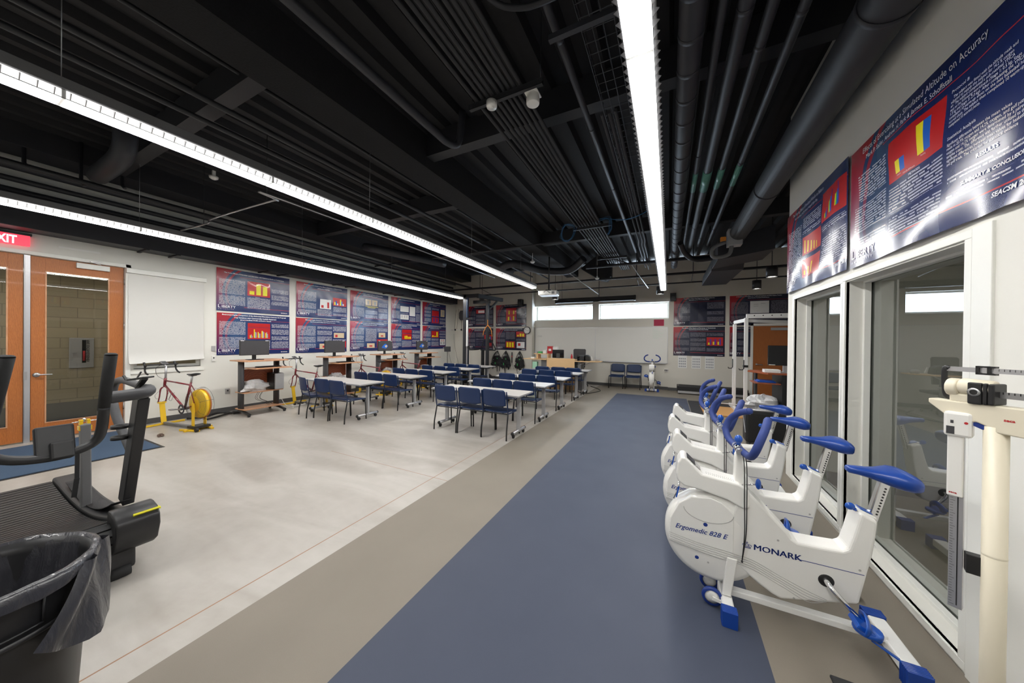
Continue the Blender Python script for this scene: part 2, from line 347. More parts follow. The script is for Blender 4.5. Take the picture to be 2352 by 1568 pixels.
# left wall with the double door opening and the shaded window
lw = MB(); X0, X1 = XL-0.15, XL
DY0, DY1, DZ = -0.02, 2.03, 2.93; WY0, WY1, WZ0, WZ1 = 2.10, 3.02, 1.05, 2.83
lw.box(X0, X1, YN, DY0, 0, ZC); lw.box(X0, X1, DY0, DY1, DZ, ZC); lw.box(X0, X1, DY1, WY0, 0, ZC)
lw.box(X0, X1, WY0, WY1, 0, WZ0); lw.box(X0, X1, WY0, WY1, WZ1, ZC); lw.box(X0, X1, WY1, 12.2, 0, ZC)
struct('wall_left', lw, 'wall')
bw = MB(); bw.m(0)
bw.box(XL-0.15, -5.25, YBL, YBL+.5, 0, ZC)
bw.box(-5.25, -4.95, YBL, YBC+.2, 0, ZC)
w1 = (-4.93, -2.60, 2.46, 3.035); w2 = (-2.365, -0.03, 2.46, 3.03)
b0, b1 = YBC, YBC+.28
bw.box(-4.95, 0.0, b0, b1, 0, 2.46); bw.box(-4.95, 0.0, b0, b1, 3.035, ZC); bw.box(w1[1], w2[0], b0, b1, 2.46, 3.035)
bw.box(0.0, XE+.1, YBR, YBR+.4, 0, ZC)
struct('wall_back', bw, 'wall_back')
for k, (a, b, c, d) in enumerate((w1, w2)):
    win = rect_ring(MB(), 'y', YBC+.2, YBC+.25, a-.02, b+.03, c-.005, d+.02, 0.06); wo = struct(f'window_{k+1}', win, 'frame_white')
    g = MB(); g.box(a, b, YBC+.222, YBC+.226, c, d); g.build('pane', 'glass_window', wo)
# far right wall, wall behind the camera, ceiling
rw = MB(); rw.box(XE, XE+.15, YN, 12.2, 0, ZC); struct('wall_right', rw, 'wall')
nw = MB(); nw.box(XL-0.15, XE+.15, YN-.15, YN, 0, ZC); struct('wall_near', nw, 'wall')
ce = MB(); poly = []; xx = XL-.1
while xx < XE+.1:
    poly += [(xx, ZC+.09), (xx+.035, ZC+.0), (xx+.125, ZC+.0), (xx+.16, ZC+.09)]; xx += .30
poly += [(XE+.2, ZC+.09), (XE+.2, ZC+.25), (XL-.1, ZC+.25)]
ce.prism(poly, YN-.1, 12.5, 'xz'); struct('ceiling', ce, 'ceiling_dark')
# glazed wall of the side room: openings with recessed glass
gw = MB(); O1 = (3.745, 4.885, 0.075, 2.172); O2 = (2.455, 3.665, 0.065, 2.182); ZT = ZC
D = 0.30
gw.box(XR, XR+D, O1[1], YR, 0, ZT); gw.box(XR, XR+D, O2[1], O1[0], 0, 2.172); gw.box(XR, XR+D, YN, O2[0], 0, 2.172)
gw.box(XR, XR+D, YN, O1[1], 2.172, ZT); gw.box(XR, XR+D, O1[0], O1[1], 0, O1[2]); gw.box(XR, XR+D, O2[0], O2[1], 0, O2[2])
gw.box(XR+D, XE, YR-.15, YR, 0, ZT)
struct('wall_glazed', gw, 'wall')
for k, O in enumerate((O1, O2)):
    tr = MB(); rect_ring(tr, 'x', XR-.012, XR+.02, O[0]-.045, O[1]+.045, O[2]-.045, O[3]+.045, 0.045)
    rect_ring(tr, 'x', XR+.10, XR+.142, O[0]-.01, O[1]+.01, O[2]-.01, O[3]+.01, 0.035)
    rect_ring(tr, 'x', XR+.162, XR+.20, O[0]-.01, O[1]+.01, O[2]-.01, O[3]+.01, 0.03)
    wo = struct(f'window_{3+k}', tr, 'frame_white', bevel=.003)
    g = MB(); g.box(XR+.149, XR+.155, O[0], O[1], O[2], O[3]); g.build('pane', 'glass_chamber', wo)
    rect_ring(MB(), 'x', XR+.142, XR+.149, O[0], O[1], O[2], O[3], 0.009).build('gasket', 'black', wo)
b = MB(); b.box(XR-.012, XR+.01, 2.30, 2.41, 0, 2.23); struct('trim_1', b, 'frame_white', bevel=.003)
# side room interior
sr = MB(); sr.box(XR+D, XE, YN, YR-.15, 2.55, 2.6); struct('trim_2', sr, 'wall')
# baseboards
bb = MB(); bb.box(XL, XL+.012, DY1+.02, YBL, 0, .1); bb.box(XL, XL+.012, YN, DY0-.02, 0, .1); struct('baseboard_left', bb, 'baseboard')
bb = MB(); bb.box(XL, -4.938, YBL-.012, YBL, 0, .1); bb.box(-4.95, -4.938, YBL-.012, YBC, 0, .1); bb.box(-4.938, 0, YBC-.012, YBC, 0, .1); bb.box(-.012, 2.25, YBR-.012, YBR, 0, .1); bb.box(-.012, 0, YBR, YBC, 0, .1)
struct('baseboard_back', bb, 'baseboard')
bb = MB(); bb.box(XR-.01, XR, YN, 2.30, 0, .1); bb.box(XR, XE, YR, YR+.012, 0, .1); bb.box(XE-.012, XE, YR, 12, 0, .1); bb.box(XR+D, XE, YR-.162, YR-.15, 0, .15); bb.box(XE-.012, XE, YN, YR-.15, 0, .15); struct('baseboard_right', bb, 'baseboard')
# hallway beyond the doors
hw = MB(); hw.m(0).box(-10.75, -10.6, -4, 5, 0, 3.4); struct('wall_hall', hw, 'block_wall')
hw = MB(); hw.box(-10.75, XL-.15, -4.1, -4, 0, 3.4); hw.box(-10.75, XL-.15, 5, 5.1, 0, 3.4); struct('wall_hall_end', hw, 'wall')
hf = MB(); hf.box(-10.6, XL-.1, -4, 5, -.1, 0.0); struct('floor_hall', hf, 'concrete')
hc = MB(); hc.box(-10.6, XL-.15, -4, 5, 3.3, 3.4); struct('ceiling_hall', hc, 'wall')
hb = MB(); hb.box(-10.6, -10.585, -4, 5, 0, .34); struct('baseboard_hall', hb, 'hall_base_grey')
ht = MB()
ht.box(-10.6, -9.95, .8, 3.2, 0, .012); tag(ht.build('hall_mat', 'doormat_blue'), 'dark blue entrance mat on the hallway floor, seen through the door glass', 'mat')
# doors: frame, two leaves
df = MB(); fw = .05
df.box(XL-.16, XL+.02, DY1-.035, DY1+.03, 0, DZ); df.box(XL-.16, XL+.02, DY0-.03, DY0+.035, 0, DZ); df.box(XL-.16, XL+.02, DY0-.03, DY1+.03, DZ-.055, DZ)
struct('trim_3', df, 'frame_white', bevel=.003)
def door_leaf(n, y0, y1, g0, g1, hinge_far):
    o = MB(); x0, x1 = XL-.09, XL-.045; z0, z1 = .02, 2.868; gz0, gz1 = .265, 2.655
    o.box(x0, x1, y0, g0, z0, z1); o.box(x0, x1, g1, y1, z0, z1); o.box(x0, x1, g0, g1, z0, gz0); o.box(x0, x1, g0, g1, gz1, z1)
    d = o.build(f'door_{n}', 'door_wood', bevel=.002); d['kind'] = 'structure'
    b = MB(); rect_ring(b, 'x', x1-.004, x1+.008, g0-.002, g1+.002, gz0-.002, gz1+.002, .014); b.build('glazing_bead', 'cart_top', d)
    g = MB(); g.box(x0+.018, x0+.024, g0, g1, gz0, gz1); g.build('pane', 'glass_door', d)
    return d, x1
d1, dx = door_leaf(1, 1.062, 1.985, 1.19, 1.822, True)
d2, dx = door_leaf(2, .03, 1.0, .16, .873, False)
mu = MB(); mu.box(XL-.1, XL-.03, 1.004, 1.058, 0, 2.868); mu.box(XL-.03, XL-.022, 1.012, 1.05, 0, 2.868); mu.m(1).box(XL-.03, XL-.015, 1.0, 1.032, .96, 1.09)
mu = mu.build('trim_4', ['alu', 'silver']); mu['kind'] = 'structure'
h = MB(); h.lathe([(.0001, 0), (.036, 0), (.034, .012), (.02, .02), (.0001, .02)], (dx, 1.115, 1.03), 'x', 20); h.tube(smooth_pts([(dx+.02, 1.115, 1.03), (dx+.045, 1.12, 1.03), (dx+.052, 1.15, 1.032), (dx+.05, 1.25, 1.03)], 4), [.012]*6+[.009]*7, 8)
h.build('door_handle', 'silver', d1)
h = MB(); h.box(dx, dx+.055, 1.475, 1.82, 2.765, 2.85); h.build('door_closer', 'frame_white', d1, bevel=.004)
h = MB(); h.bar((dx+.06, 1.72, 2.86), (XL+.05, 1.60, 2.885), .02, .008); h.bar((XL+.05, 1.60, 2.885), (XL+.03, 1.72, 2.90), .02, .008); h.build('closer_arm', 'silver', d1)
for z in (.4, 1.83, 2.62):
    h = MB(); h.cyl((XL-.03, 1.99, z-.055), (XL-.03, 1.99, z+.055), .009, 8); h.build('hinge', 'silver', d1)
# window behind the roller shade
wf = MB(); rect_ring(wf, 'x', XL-.1, XL-.05, WY0, WY1, WZ0, WZ1, .05); wf.box(XL-.1, XL+.0, WY0, WY1, WZ0-.01, WZ0); wo = struct('window_5', wf, 'frame_white')
g = MB(); g.box(XL-.085, XL-.08, WY0, WY1, WZ0, WZ1); g.build('pane', 'glass_door', wo)
t = thing('roller_shade', 'white roller shade pulled down over the window beside the wooden doors, its hem curling up', 'window shade', (XL, 2.54, 0))
b = MB(); b.box(.002, .075, -.545, .545, 2.785, 2.865); b.build('head_box', 'frame_white', t, bevel=.004)
rings = []; n = 40
for i in range(29):
    f = i/28.0; z = 2.80 - f*1.62; row = []
    for j in range(n+1):
        q = j/n; y = -.515 + 1.03*q; hem = max(0, f-.88)/.12; xo = .035 + .006*math.sin(q*5)*f + .055*hem*hem*(1-.3*q) ; zz = z + .05*q*hem**2 - .03*hem**2
        if f > .97: xo += .01
        row.append((xo, y, zz))
    rings.append(row)
b = MB(); b.loft(rings, cap=False, closed=False); b.build('shade_cloth', 'shade_cloth', t)
b = MB(); b.tube([(r[0]-.004, r[1], r[2]-.004) for r in rings[-1]], .009, 8); b.build('hem_bar', 'shade_cloth', t)
b = MB(); b.box(XL, XL+.02, 2.06, 3.07, .955, 1.0); b.build('trim_5', 'frame_white')['kind'] = 'structure'
# door mat
b = MB(); b.box(-8.55, -7.62 + .9, -1.2, 1.925, .0, .004); b.m(1).box(-8.51, -6.76, -1.16, 1.885, .004, .011)
tag(b.build('door_mat', ['black', 'doormat_blue']), 'large blue ribbed mat with black border lying before the wooden doors', 'mat')
# ---------------------------------------------------------------- lights and ceiling services
def light_row(X, joints, y0, y1, label):
    t = thing('linear_light_fixture', label, 'ceiling light', (X, y0, 3.2), 0, 'long louvered fluorescent light rows')
    L = y1-y0; hs = MB(); hs.box(-.085, .085, 0, L, .055, .125); hs.box(-.085, -.072, 0, L, .052, .06); hs.box(.072, .085, 0, L, .052, .06)
    hs.build('housing', 'mid_grey', t, bevel=.004)
    js = [y0] + [j for j in joints if y0 < j < y1] + [y1]
    for a, b in zip(js[:-1], js[1:]):
        q = MB(); q.m(1).box(-.068, .068, a-y0+.010, b-y0-.010, -.002, .05); q.m(0).box(-.064, .064, a-y0+.012, b-y0-.012, -.006, -.0021)
        q.build('lamp', ['lamp', 'lamp_side'], t)
    for j in js[1:-1]: q = MB(); q.box(-.066, .066, j-y0-.009, j-y0+.009, -.004, .05); q.build('end_plate', 'white_paint', t)
    lo = MB(); y = .03
    while y < L:
        for sx in (-1, 1): lo.add([(sx*.070, y-.002, -.004), (sx*.100, y-.002, .03), (sx*.070, y-.002, .045), (sx*.070, y+.002, -.004), (sx*.100, y+.002, .03), (sx*.070, y+.002, .045)], [(0, 1, 2), (5, 4, 3), (0, 3, 4, 1), (1, 4, 5, 2)])
        y += .061
    for sx in (-1, 1): lo.box(sx*.070-.001, sx*.070+.001, 0, L, -.008, -.002)
    o = lo.build('louver', 'alu', t); o['kind'] = 'stuff'
    for j in js[1:-1:2]:
        w = MB(); w.cyl((0, j-y0, .12), (0, j-y0, ZC-3.2), .0025, 5); w.build('hanger_cable', 'silver', t)
    return t
light_row(-.157, [1.834-2.43, .619, 1.834, 3.10, 4.32, 5.53, 6.75, 7.95, 9.2], -1.8, 10.55, 'rightmost of the three long bright fluorescent light rows, above the blue floor strip')
light_row(-3.62, [.546-2.4, -.67, .546, 1.763, 2.95, 4.17, 5.4, 6.6, 7.8], -1.9, 8.75, 'middle one of the three long bright fluorescent light rows, ending at the projector')
light_row(-7.05, [-.7, .52, 1.74, 2.92, 4.06, 5.28, 6.5, 7.7, 8.9], -1.9, 9.9, 'leftmost of the three long bright fluorescent light rows, along the poster wall')
def sm(name, mb, mats, label, cat, group=None, **k): return tag(mb.build(name, mats, **k), label, cat, group)
G = 'dark painted beams under the ceiling deck'
b = MB(); b.box(-3.5, -3.06, YN, 11.7, 4.05, 4.52); sm('ceiling_beam', b, 'fireproof', 'broad rough black beam running lengthwise right of the middle light row', 'beam', G)
b = MB(); b.box(-8.38, -7.85, YN, 11.7, 4.2, 4.52); sm('ceiling_beam', b, 'steel_dark', 'smooth dark beam running lengthwise above the leftmost light row', 'beam', G)
for y0, x0, x1, nm in ((3.42, -3.06, 1.3, 'dark cross beam passing above the conduits just beyond the two sensors'), (1.62, -7.85, -3.5, 'dark cross beam crossing the ribbed deck above the middle light row, nearest one on the left'),
                       (4.9, -7.85, -3.5, 'dark cross beam on the left, behind the bent silver conduit'), (7.9, -7.85, 4.5, 'dark cross beam over the chair rows, farthest across the room')):
    b = MB(); b.box(x0, x1, y0, y0+.16, 4.2, 4.52); sm('ceiling_beam', b, 'steel_dark', nm, 'beam', G)
# wall duct on the left with brackets
t = thing('wall_duct', 'long dark rectangular duct fixed along the top of the left wall above the posters', 'duct', (XL, 0, 3.2))
b = MB(); b.box(.0, .40, YN, 11.4, 0, .36); b.build('duct_body', 'duct_dark', t, bevel=.004)
for y in (2.15, 2.55, 4.05, 4.45, 5.9, 6.3, 7.7, 8.2, 9.5, 10.3):
    b = MB(); b.bar((0, y, -.012), (.46, y, -.012), .04, .024); b.build('bracket', 'steel_dark', t)
# big round duct on the right and its plenum
def duct(name, pts, r, label, m='duct_dark', n=28, bands=(), cat='duct', group=None):
    t = thing(name, label, cat, pts[0], 0, group); o = Vector(pts[0]); b = MB(); b.tube([Vector(p)-o for p in pts], r, n); b.build('duct_tube', m, t)
    for y in bands:
        b = MB(); p = Vector(pts[0])-o; b.cyl((p.x, y-o.y-.02, p.z), (p.x, y-o.y+.02, p.z), r*1.035, n); b.build('band', m, t)
    return t
duct('round_duct', [(1.12, -2.9, 3.64), (1.12, 7.4, 3.64)], .145, 'large smooth round duct running along the right wall above the big posters', bands=(2.6, 5.1, 7.0))
t = thing('plenum_duct', 'rectangular dark metal duct box at the far end of the large round duct', 'duct', (1.3, 7.4, 3.4))
b = MB(); b.prism([(-.45, .25), (.45, .45), (.45, .0), (-.45, -.12)], 0, .9, 'xz'); b.build('duct_body', 'duct_dark', t, bevel=.004)
b = MB(); b.prism([(0, .1), (2.2, .1), (2.5, -.1), (.2, -.14)], -.45, .15, 'yz'); b.xf(Matrix.Translation((0, .85, 0))); b.build('duct_neck', 'duct_dark', t, bevel=.004)
# parallel pipes right of the light row
PG = 'dark insulated pipes running lengthwise right of the right light row'
duct('insulated_pipe', [(.125, YN, 3.98), (.125, 10.9, 3.98)], .088, 'thickest of the ribbed dark pipes, right beside the rightmost light row', bands=[y*.34 for y in range(3, 32)], cat='pipe', group=PG, n=20)
for k, (x, r_, nm, bd) in enumerate(((.31, .032, 'thin dark pipe next to the thick ribbed one, with a green label', (2.2, 4.6, 7.9)), (.455, .055, 'second dark pipe from the ribbed one, with a green label', (1.9, 2.7, 5.2, 7.4)),
                                      (.62, .04, 'third dark pipe from the ribbed one, with a green label', (3.1, 5.6, 8.2)), (.82, .036, 'dark pipe nearest the large round duct, with a green label', (2.9, 5.0, 7.7)))):
    t = duct('insulated_pipe', [(x, YN, 4.0), (x, 8.9, 4.0)], r_, nm, bands=bd, cat='pipe', group=PG, n=16)
    b = MB(); b.cyl((0, 8.15-.9*.0-YN-3.1, 0), (0, 8.75-YN-3.1, 0), r_*1.06, 16); b.build('pipe_marker', 'pipe_label', t)
duct('elbow_pipe', smooth_pts([(.2, 7.6, 3.75), (.3, 7.9, 3.6), (.55, 8.2, 3.5), (1.1, 8.3, 3.55), (1.6, 8.3, 3.55)], 5), .055, 'curved dark pipe branching from the ribbed pipe towards the grey box', cat='pipe', n=14)
b = MB(); b.box(.95, 1.17, 6.9, 7.1, 3.42, 3.72); sm('junction_box', b, 'alu_grey', 'pale galvanized steel control box hanging beside the large round duct', 'electrical box', bevel=.004)
b = MB(); b.box(.84, .93, 6.95, 7.02, 3.52, 3.6); sm('valve_actuator', b, 'orange', 'small orange valve part left of the pale control box', 'valve', bevel=.01)
b = MB(); b.tube(smooth_pts([(.92, 6.98, 3.50), (.80, 6.98, 3.46), (.72, 6.98, 3.40), (.72, 7, 3.28), (.80, 7, 3.24), (.98, 7, 3.28), (1.02, 7, 3.45)], 4), .035, 10); sm('valve_pipe', b, 'mid_grey', 'grey looped insulated pipe under the orange valve part', 'pipe')
# conduits in the middle
cx = [-1.683, -1.613, -1.557, -1.501, -1.445, -1.385, -1.333, -1.278, -1.222]
for k, x in enumerate(cx):
    b = MB(); pts = [(x, YN, 3.95), (x, 8.6+.12*k, 3.95)]
    pts += [(x+.1, 8.75+.12*k, 3.93), (x+.1, 10.4 if k > 3 else 9.4, 3.9)]
    b.tube(pts, .019, 8)
    o = sm('conduit', b, 'steel_dark', ['leftmost', 'second from the left', 'third from the left', 'fourth from the left', 'middle', 'fourth from the right', 'third from the right', 'second from the right', 'rightmost'][k] + ' of the nine close parallel dark conduits over the sensors', 'conduit', 'nine parallel dark conduits')
b = MB(); b.tube(smooth_pts([(-1.15, YN, 3.95), (-1.15, 1.0, 3.95), (-1.13, 1.75, 3.95), (-.95, 1.98, 3.95), (-.6, 2.02, 3.95), (-.2, 2.03, 3.95), (0.9, 2.03, 3.95)], 5), .02, 8); sm('conduit', b, 'steel_dark', 'dark conduit that bends off the bundle towards the right light row', 'conduit')
for k, (x, y0, y1) in enumerate(((-.62, 3.2, 10.2), (-.55, 3.2, 10.5), (-.49, 3.2, 10.1))):
    b = MB(); b.tube([(x, y0, 3.9), (x, 7.6, 3.9), (x-.02, 7.8, 3.86), (x-.02, y1, 3.86)], .017, 8)
    sm('conduit', b, 'duct_dark', ['leftmost', 'middle', 'rightmost'][k] + ' of the three thin conduits left of the rightmost light row', 'conduit', 'three thin conduits')
duct('sprinkler_pipe', [(-.785, YN, 3.98), (-.785, 8.8, 3.98)], .03, 'single dark pipe with couplings right of the conduit bundle', bands=(2.35, 3.5, 5.0, 7.0), cat='pipe', n=12)
b = MB(); b.tube([(-2.40, YN, 4.0), (-2.40, 2.95, 4.0)] + smooth_pts([(-2.40, 3.0, 4.0), (-2.38, 3.15, 4.03), (-2.34, 3.2, 4.12), (-2.30, 3.2, 4.45)], 4), .042, 14); sm('sprinkler_pipe', b, 'duct_dark', 'dark pipe left of the conduits that turns up at the cross beam', 'pipe')
for k, (x, z, r_, nm) in enumerate(((-3.0+.35, 4.0, .0, ''), (-4.1, 3.98, .028, 'thin dark pipe running lengthwise just right of the middle light row'), (-4.75, 4.1, .03, 'thin dark pipe running lengthwise above the middle light row'),
                                    (-3.9, 4.3, .02, 'slim dark conduit beside the rough black beam'), (-7.55, 3.85, .035, 'dark pipe running lengthwise above the leftmost light row'))):
    if r_:
        b = MB(); b.tube([(x, YN, z), (x, 11.3, z)], r_, 10); sm('ceiling_pipe', b, 'steel_dark', nm, 'pipe')
for x, z, r_, nm in ((-8.55, 3.74, .05, 'lowest dark pipe of the cluster above the left wall duct'), (-8.62, 3.93, .04, 'middle dark pipe of the cluster above the left wall duct'), (-8.5, 4.10, .07, 'thick dark pipe high above the left wall duct'), (-8.45, 3.68, .02, 'slim dark conduit lying just above the left wall duct')):
    b = MB(); b.tube([(x, YN, z), (x, 11.4, z)], r_, 12); sm('ceiling_pipe', b, 'duct_dark', nm, 'pipe')
# strut channels with sensors
def strut(y, z, label, x0=-1.75, x1=-1.0):
    t = thing('strut_channel', label, 'strut', ((x0+x1)/2, y, z), 0, 'strut channels under the conduit bundle'); w = (x1-x0)/2
    b = MB(); b.box(-w, w, -.02, .02, 0, .003); b.box(-w, w, -.02, -.017, 0, .05); b.box(-w, w, .017, .02, 0, .05); b.build('channel', 'steel_dark', t)
    b = MB(); k = -w+.04
    while k < w-.03: b.box(k, k+.028, -.0215, -.0205, .018, .032); k += .055
    b.build('slot', 'black', t)
    for sx in (-w+.02, w-.02): b = MB(); b.cyl((sx, 0, .0), (sx, 0, ZC-z), .004, 6); b.build('threaded_rod', 'steel_dark', t)
strut(2.56, 3.86, 'nearest slotted dark strut under the conduit bundle, carrying the two white sensors')
strut(6.25, 3.86, 'second slotted dark strut under the conduit bundle, by the blue cables')
strut(8.7, 3.84, 'farthest slotted dark strut under the conduit bundle')
b = MB(); b.box(-.82, -.24, 2.2, 2.24, 3.86, 3.9); sm('strut_channel', b, 'duct_dark', 'short dark slotted strut beside the right light row, under the wire tray', 'strut')
b = MB(); b.lathe([(.0001, -.055), (.045, -.055), (.05, -.04), (.05, 0), (.0001, 0)], (-1.49, 2.53, 3.85), 'z', 24); b.lathe([(.0001, -.058), (.02, -.058), (.021, -.053)], (-1.49, 2.53, 3.85), 'z', 16)
sm('occupancy_sensor', b, 'white_plastic', 'small round white sensor at the left end of the strut', 'sensor')
b = MB(); b.lathe([(.0001, -.085), (.056, -.085), (.06, -.075), (.06, -.03), (.055, -.03), (.055, 0), (.0001, 0)], (-1.12, 2.63, 3.86), 'z', 24); b.box(-1.18, -1.06, 2.57, 2.69, 3.855, 3.865)
sm('occupancy_sensor', b, 'white_plastic', 'larger round white sensor at the right end of the strut', 'sensor', bevel=.002)
for (x, y, z, nm) in ((-7.08, 2.6, 4.42, 'white round smoke detector on the ribbed deck above the leftmost light row'), (-3.38, 8.04, 3.82, 'white round detector hanging near the projector'), (-2.0, 9.9, 3.6, 'small white detector among the pipes at the far end')):
    b = MB(); b.lathe([(.0001, -.05), (.03, -.05), (.06, -.03), (.065, 0), (.0001, 0)], (x, y, z), 'z', 20); b.box(x-.02, x+.02, y-.02, y+.02, z-.005, ZC+.02 if z > 4.3 else z+.05); b.cyl((x, y, z), (x, y, ZC+.08), .006, 6); sm('smoke_detector', b, 'white_plastic', nm, 'detector')
# wire cable tray
t = thing('cable_tray', 'dark wire mesh cable tray above the rightmost light row', 'cable tray', (-.42, YN, 4.0)); b = MB(); L = 6.2+3
for x in (-.20, -.12, -.04, .04, .12, .20): b.cyl((x, 0, 0), (x, L, 0), .004, 5)
for x in (-.20, .20): b.cyl((x, 0, .06), (x, L, .06), .004, 5)
k = 0.0
while k < L: b.tube([(-.2, k, .06), (-.2, k, 0), (.2, k, 0), (.2, k, .06)], .004, 5); k += .11
o = b.build('tray_mesh', 'steel_dark', t)
# silver bent conduit on the left
b = MB(); P_ = [(-7.64, 2.37, 3.5), (-6.75, 2.41, 3.5), (-6.62, 2.41, 3.55), (-4.98, 2.38, 3.5), (-4.75, 2.42, 3.5), (-4.66, 2.6, 3.5), (-4.66, 8.2, 3.5)]
b.tube(smooth_pts(P_, 4), .013, 8); sm('silver_conduit', b, 'silver', 'thin silver conduit bending round under the middle light row', 'conduit')
for x, y in ((-4.95, 2.38), (-6.9, 2.41)):
    b = MB(); b.cyl((x, y, 3.5), (x, y, ZC), .004, 6); sm('hanger_rod', b, 'steel_dark', 'thin hanging rod holding the bent silver conduit' + (', near its corner' if x > -6 else ', near its left end'), 'hanger')
# elbow of the round left duct
b = MB(); b.tube(smooth_pts([(-6.25, 1.42, 4.5), (-6.25, 1.42, 4.15), (-6.35, 1.42, 4.0), (-6.7, 1.42, 3.95), (-7.4, 1.42, 3.95)], 6), .11, 18)
for q in (0,): pass
sm('flexible_duct', b, 'duct_dark', 'short dark flexible duct elbow hanging from the ribbed deck on the left', 'duct')
# hooked duct boot on the left wall side
for k, (x, y, h_) in enumerate(((-7.9, .9, .5), (-7.8, 1.35, .6), (-7.85, 1.75, .45))):
    b = MB(); b.tube([(x, y, ZC), (x, y, ZC-h_), (x+.05, y+.02, ZC-h_-.05)], .02, 8); sm('hanger_rod', b, 'steel_dark', ['first', 'second', 'third'][k]+' dark drop rod from the left, above the exit sign', 'hanger')
duct('flexible_duct', smooth_pts([(-5.2, 10.4, 4.2), (-4.9, 9.2, 3.9), (-4.5, 8.3, 3.8), (-3.9, 8.0, 3.8), (-3.45, 8.9, 3.75), (-2.7, 9.2, 3.75), (-2.2, 9.0, 4.0)], 6), .11, 'dark snaking duct above the projector', n=14)
duct('flexible_duct', smooth_pts([(-7.0, 5.6, 4.0), (-6.6, 5.6, 3.9), (-6.2, 6.3, 3.85), (-5.9, 7.4, 3.85)], 5), .1, 'dark round duct drooping over the poster wall side', n=14)
duct('cross_pipe', [(-8.0, 10.3, 3.62), (4.3, 10.3, 3.62)], .035, 'long dark pipe crossing the room in front of the far wall', cat='pipe', n=10)
duct('cross_pipe', [(-8.33, 11.2, 3.5), (4.55, 11.2, 3.5)], .022, 'thinner dark pipe crossing close to the far wall', cat='pipe', n=8)
duct('cross_pipe', [(-2.2, 9.3, 3.8), (1.2, 9.3, 3.8)], .04, 'short dark cross pipe right of the conduits near the far wall', cat='pipe', n=10)
duct('cross_pipe', [(-8.2, 6.9, 3.9), (-2.0, 6.9, 3.9)], .02, 'slim cross conduit over the left chairs', cat='pipe', n=8)
duct('branch_conduit', [(-2.75, 9.2, 3.72), (-2.1, 10.6, 3.2)], .014, 'thin silver conduit slanting down to the screen case', 'silver', cat='conduit', n=6)
duct('branch_conduit', [(-.95, 9.4, 3.8), (-.6, 10.9, 3.35)], .014, 'thin silver conduit slanting down right of the screen case', 'silver', cat='conduit', n=6)
for k, x in enumerate((-6.5, -4.4, -.9, .6)):
    b = MB(); b.cyl((x, 10.3, 3.62), (x, 11.2, 3.5), .008, 6); b.cyl((x, 10.3, 3.62), (x, 10.3, ZC), .012, 6); sm('hanger_rod', b, 'steel_dark', 'dark rod holding the long cross pipe, ' + ['leftmost', 'left of the screen', 'right of the screen', 'rightmost'][k], 'hanger')
for x, q in ((-1.9, 'left'), (.9, 'right')):
    b = MB(); b.cyl((x, 9.3, 3.8), (x, 9.3, ZC+.05), .01, 6); sm('hanger_rod', b, 'steel_dark', 'thin rod holding the short cross pipe near the far wall, ' + q + ' one', 'hanger')
b = MB(); b.prism([(-2.7, 4.1), (-2.2, 4.45), (-1.7, 4.45), (-1.7, 3.75), (-1.85, 3.62), (-2.05, 3.66)], 10.6, 10.9, 'xz'); sm('duct_boot', b, 'ceiling_dark', 'dark angular duct boot above the projection screen case', 'duct', bevel=.01)
# blue data cables
for k, (P0, nm) in enumerate((([(-1.72, 6.15, 3.93), (-1.85, 6.0, 3.9), (-1.95, 6.05, 3.7), (-1.85, 6.1, 3.62), (-1.72, 6.1, 3.7), (-1.68, 6.15, 3.9)], 'left'), ([(-1.2, 6.1, 3.95), (-1.0, 6.0, 3.9), (-.98, 6.0, 3.75), (-1.03, 6.05, 3.65)], 'right'))):
    b = MB(); rnd = random.Random(k)
    for i in range(7): b.tube(smooth_pts([tuple(c_+rnd.uniform(-.035, .035) for c_ in p) for p in P0], 5), .0025, 5)
    sm('cable_bundle', b, 'cable_blue', 'loose bundle of blue data cables at the ' + nm + ' side of the conduits', 'cable')
b = MB(); b.tube(smooth_pts([(-1.0, 6.1, 3.93), (-.7, 6.05, 3.86), (-.35, 5.9, 3.9), (-.1, 5.7, 4.05)], 6), .007, 6); sm('data_cable', b, 'cable_blue', 'blue cable stretching from the conduits towards the light row', 'cable')
# can lights
for k, (x, y, z, nm) in enumerate(((-6.84, 11.0, 3.2, 'leftmost, behind the dark exercise frame'), (-3.72, 11.0, 3.14, 'behind the projector'), (-.26, 11.0, 3.15, 'at the end of the right light row'), (2.2, 11.0, 3.16, 'left of the two over the right posters'), (2.05, 8.9, 3.12, 'nearest of the cans, beside the white corner'))):
    t = thing('can_light', 'dark cylindrical can downlight ' + nm, 'ceiling light', (x, y, z), 0, 'dark can downlights'); r_ = .105
    b = MB(); b.lathe([(r_*.9, .0), (r_, .0), (r_, .24), (.0001, .24)], (0, 0, 0), 'z', 24); b.lathe([(r_*.9, 0), (r_*.88, .03)], (0, 0, 0), 'z', 24); b.build('can_body', 'dark_grey', t)
    b = MB(); b.lathe([(.0001, .02), (r_*.88, .02)], (0, 0, 0), 'z', 24); b.build('lens', 'can_lamp', t)
    b = MB(); b.cyl((0, 0, .24), (0, 0, ZC+.1-z), .008, 6); b.build('stem', 'dark_grey', t)
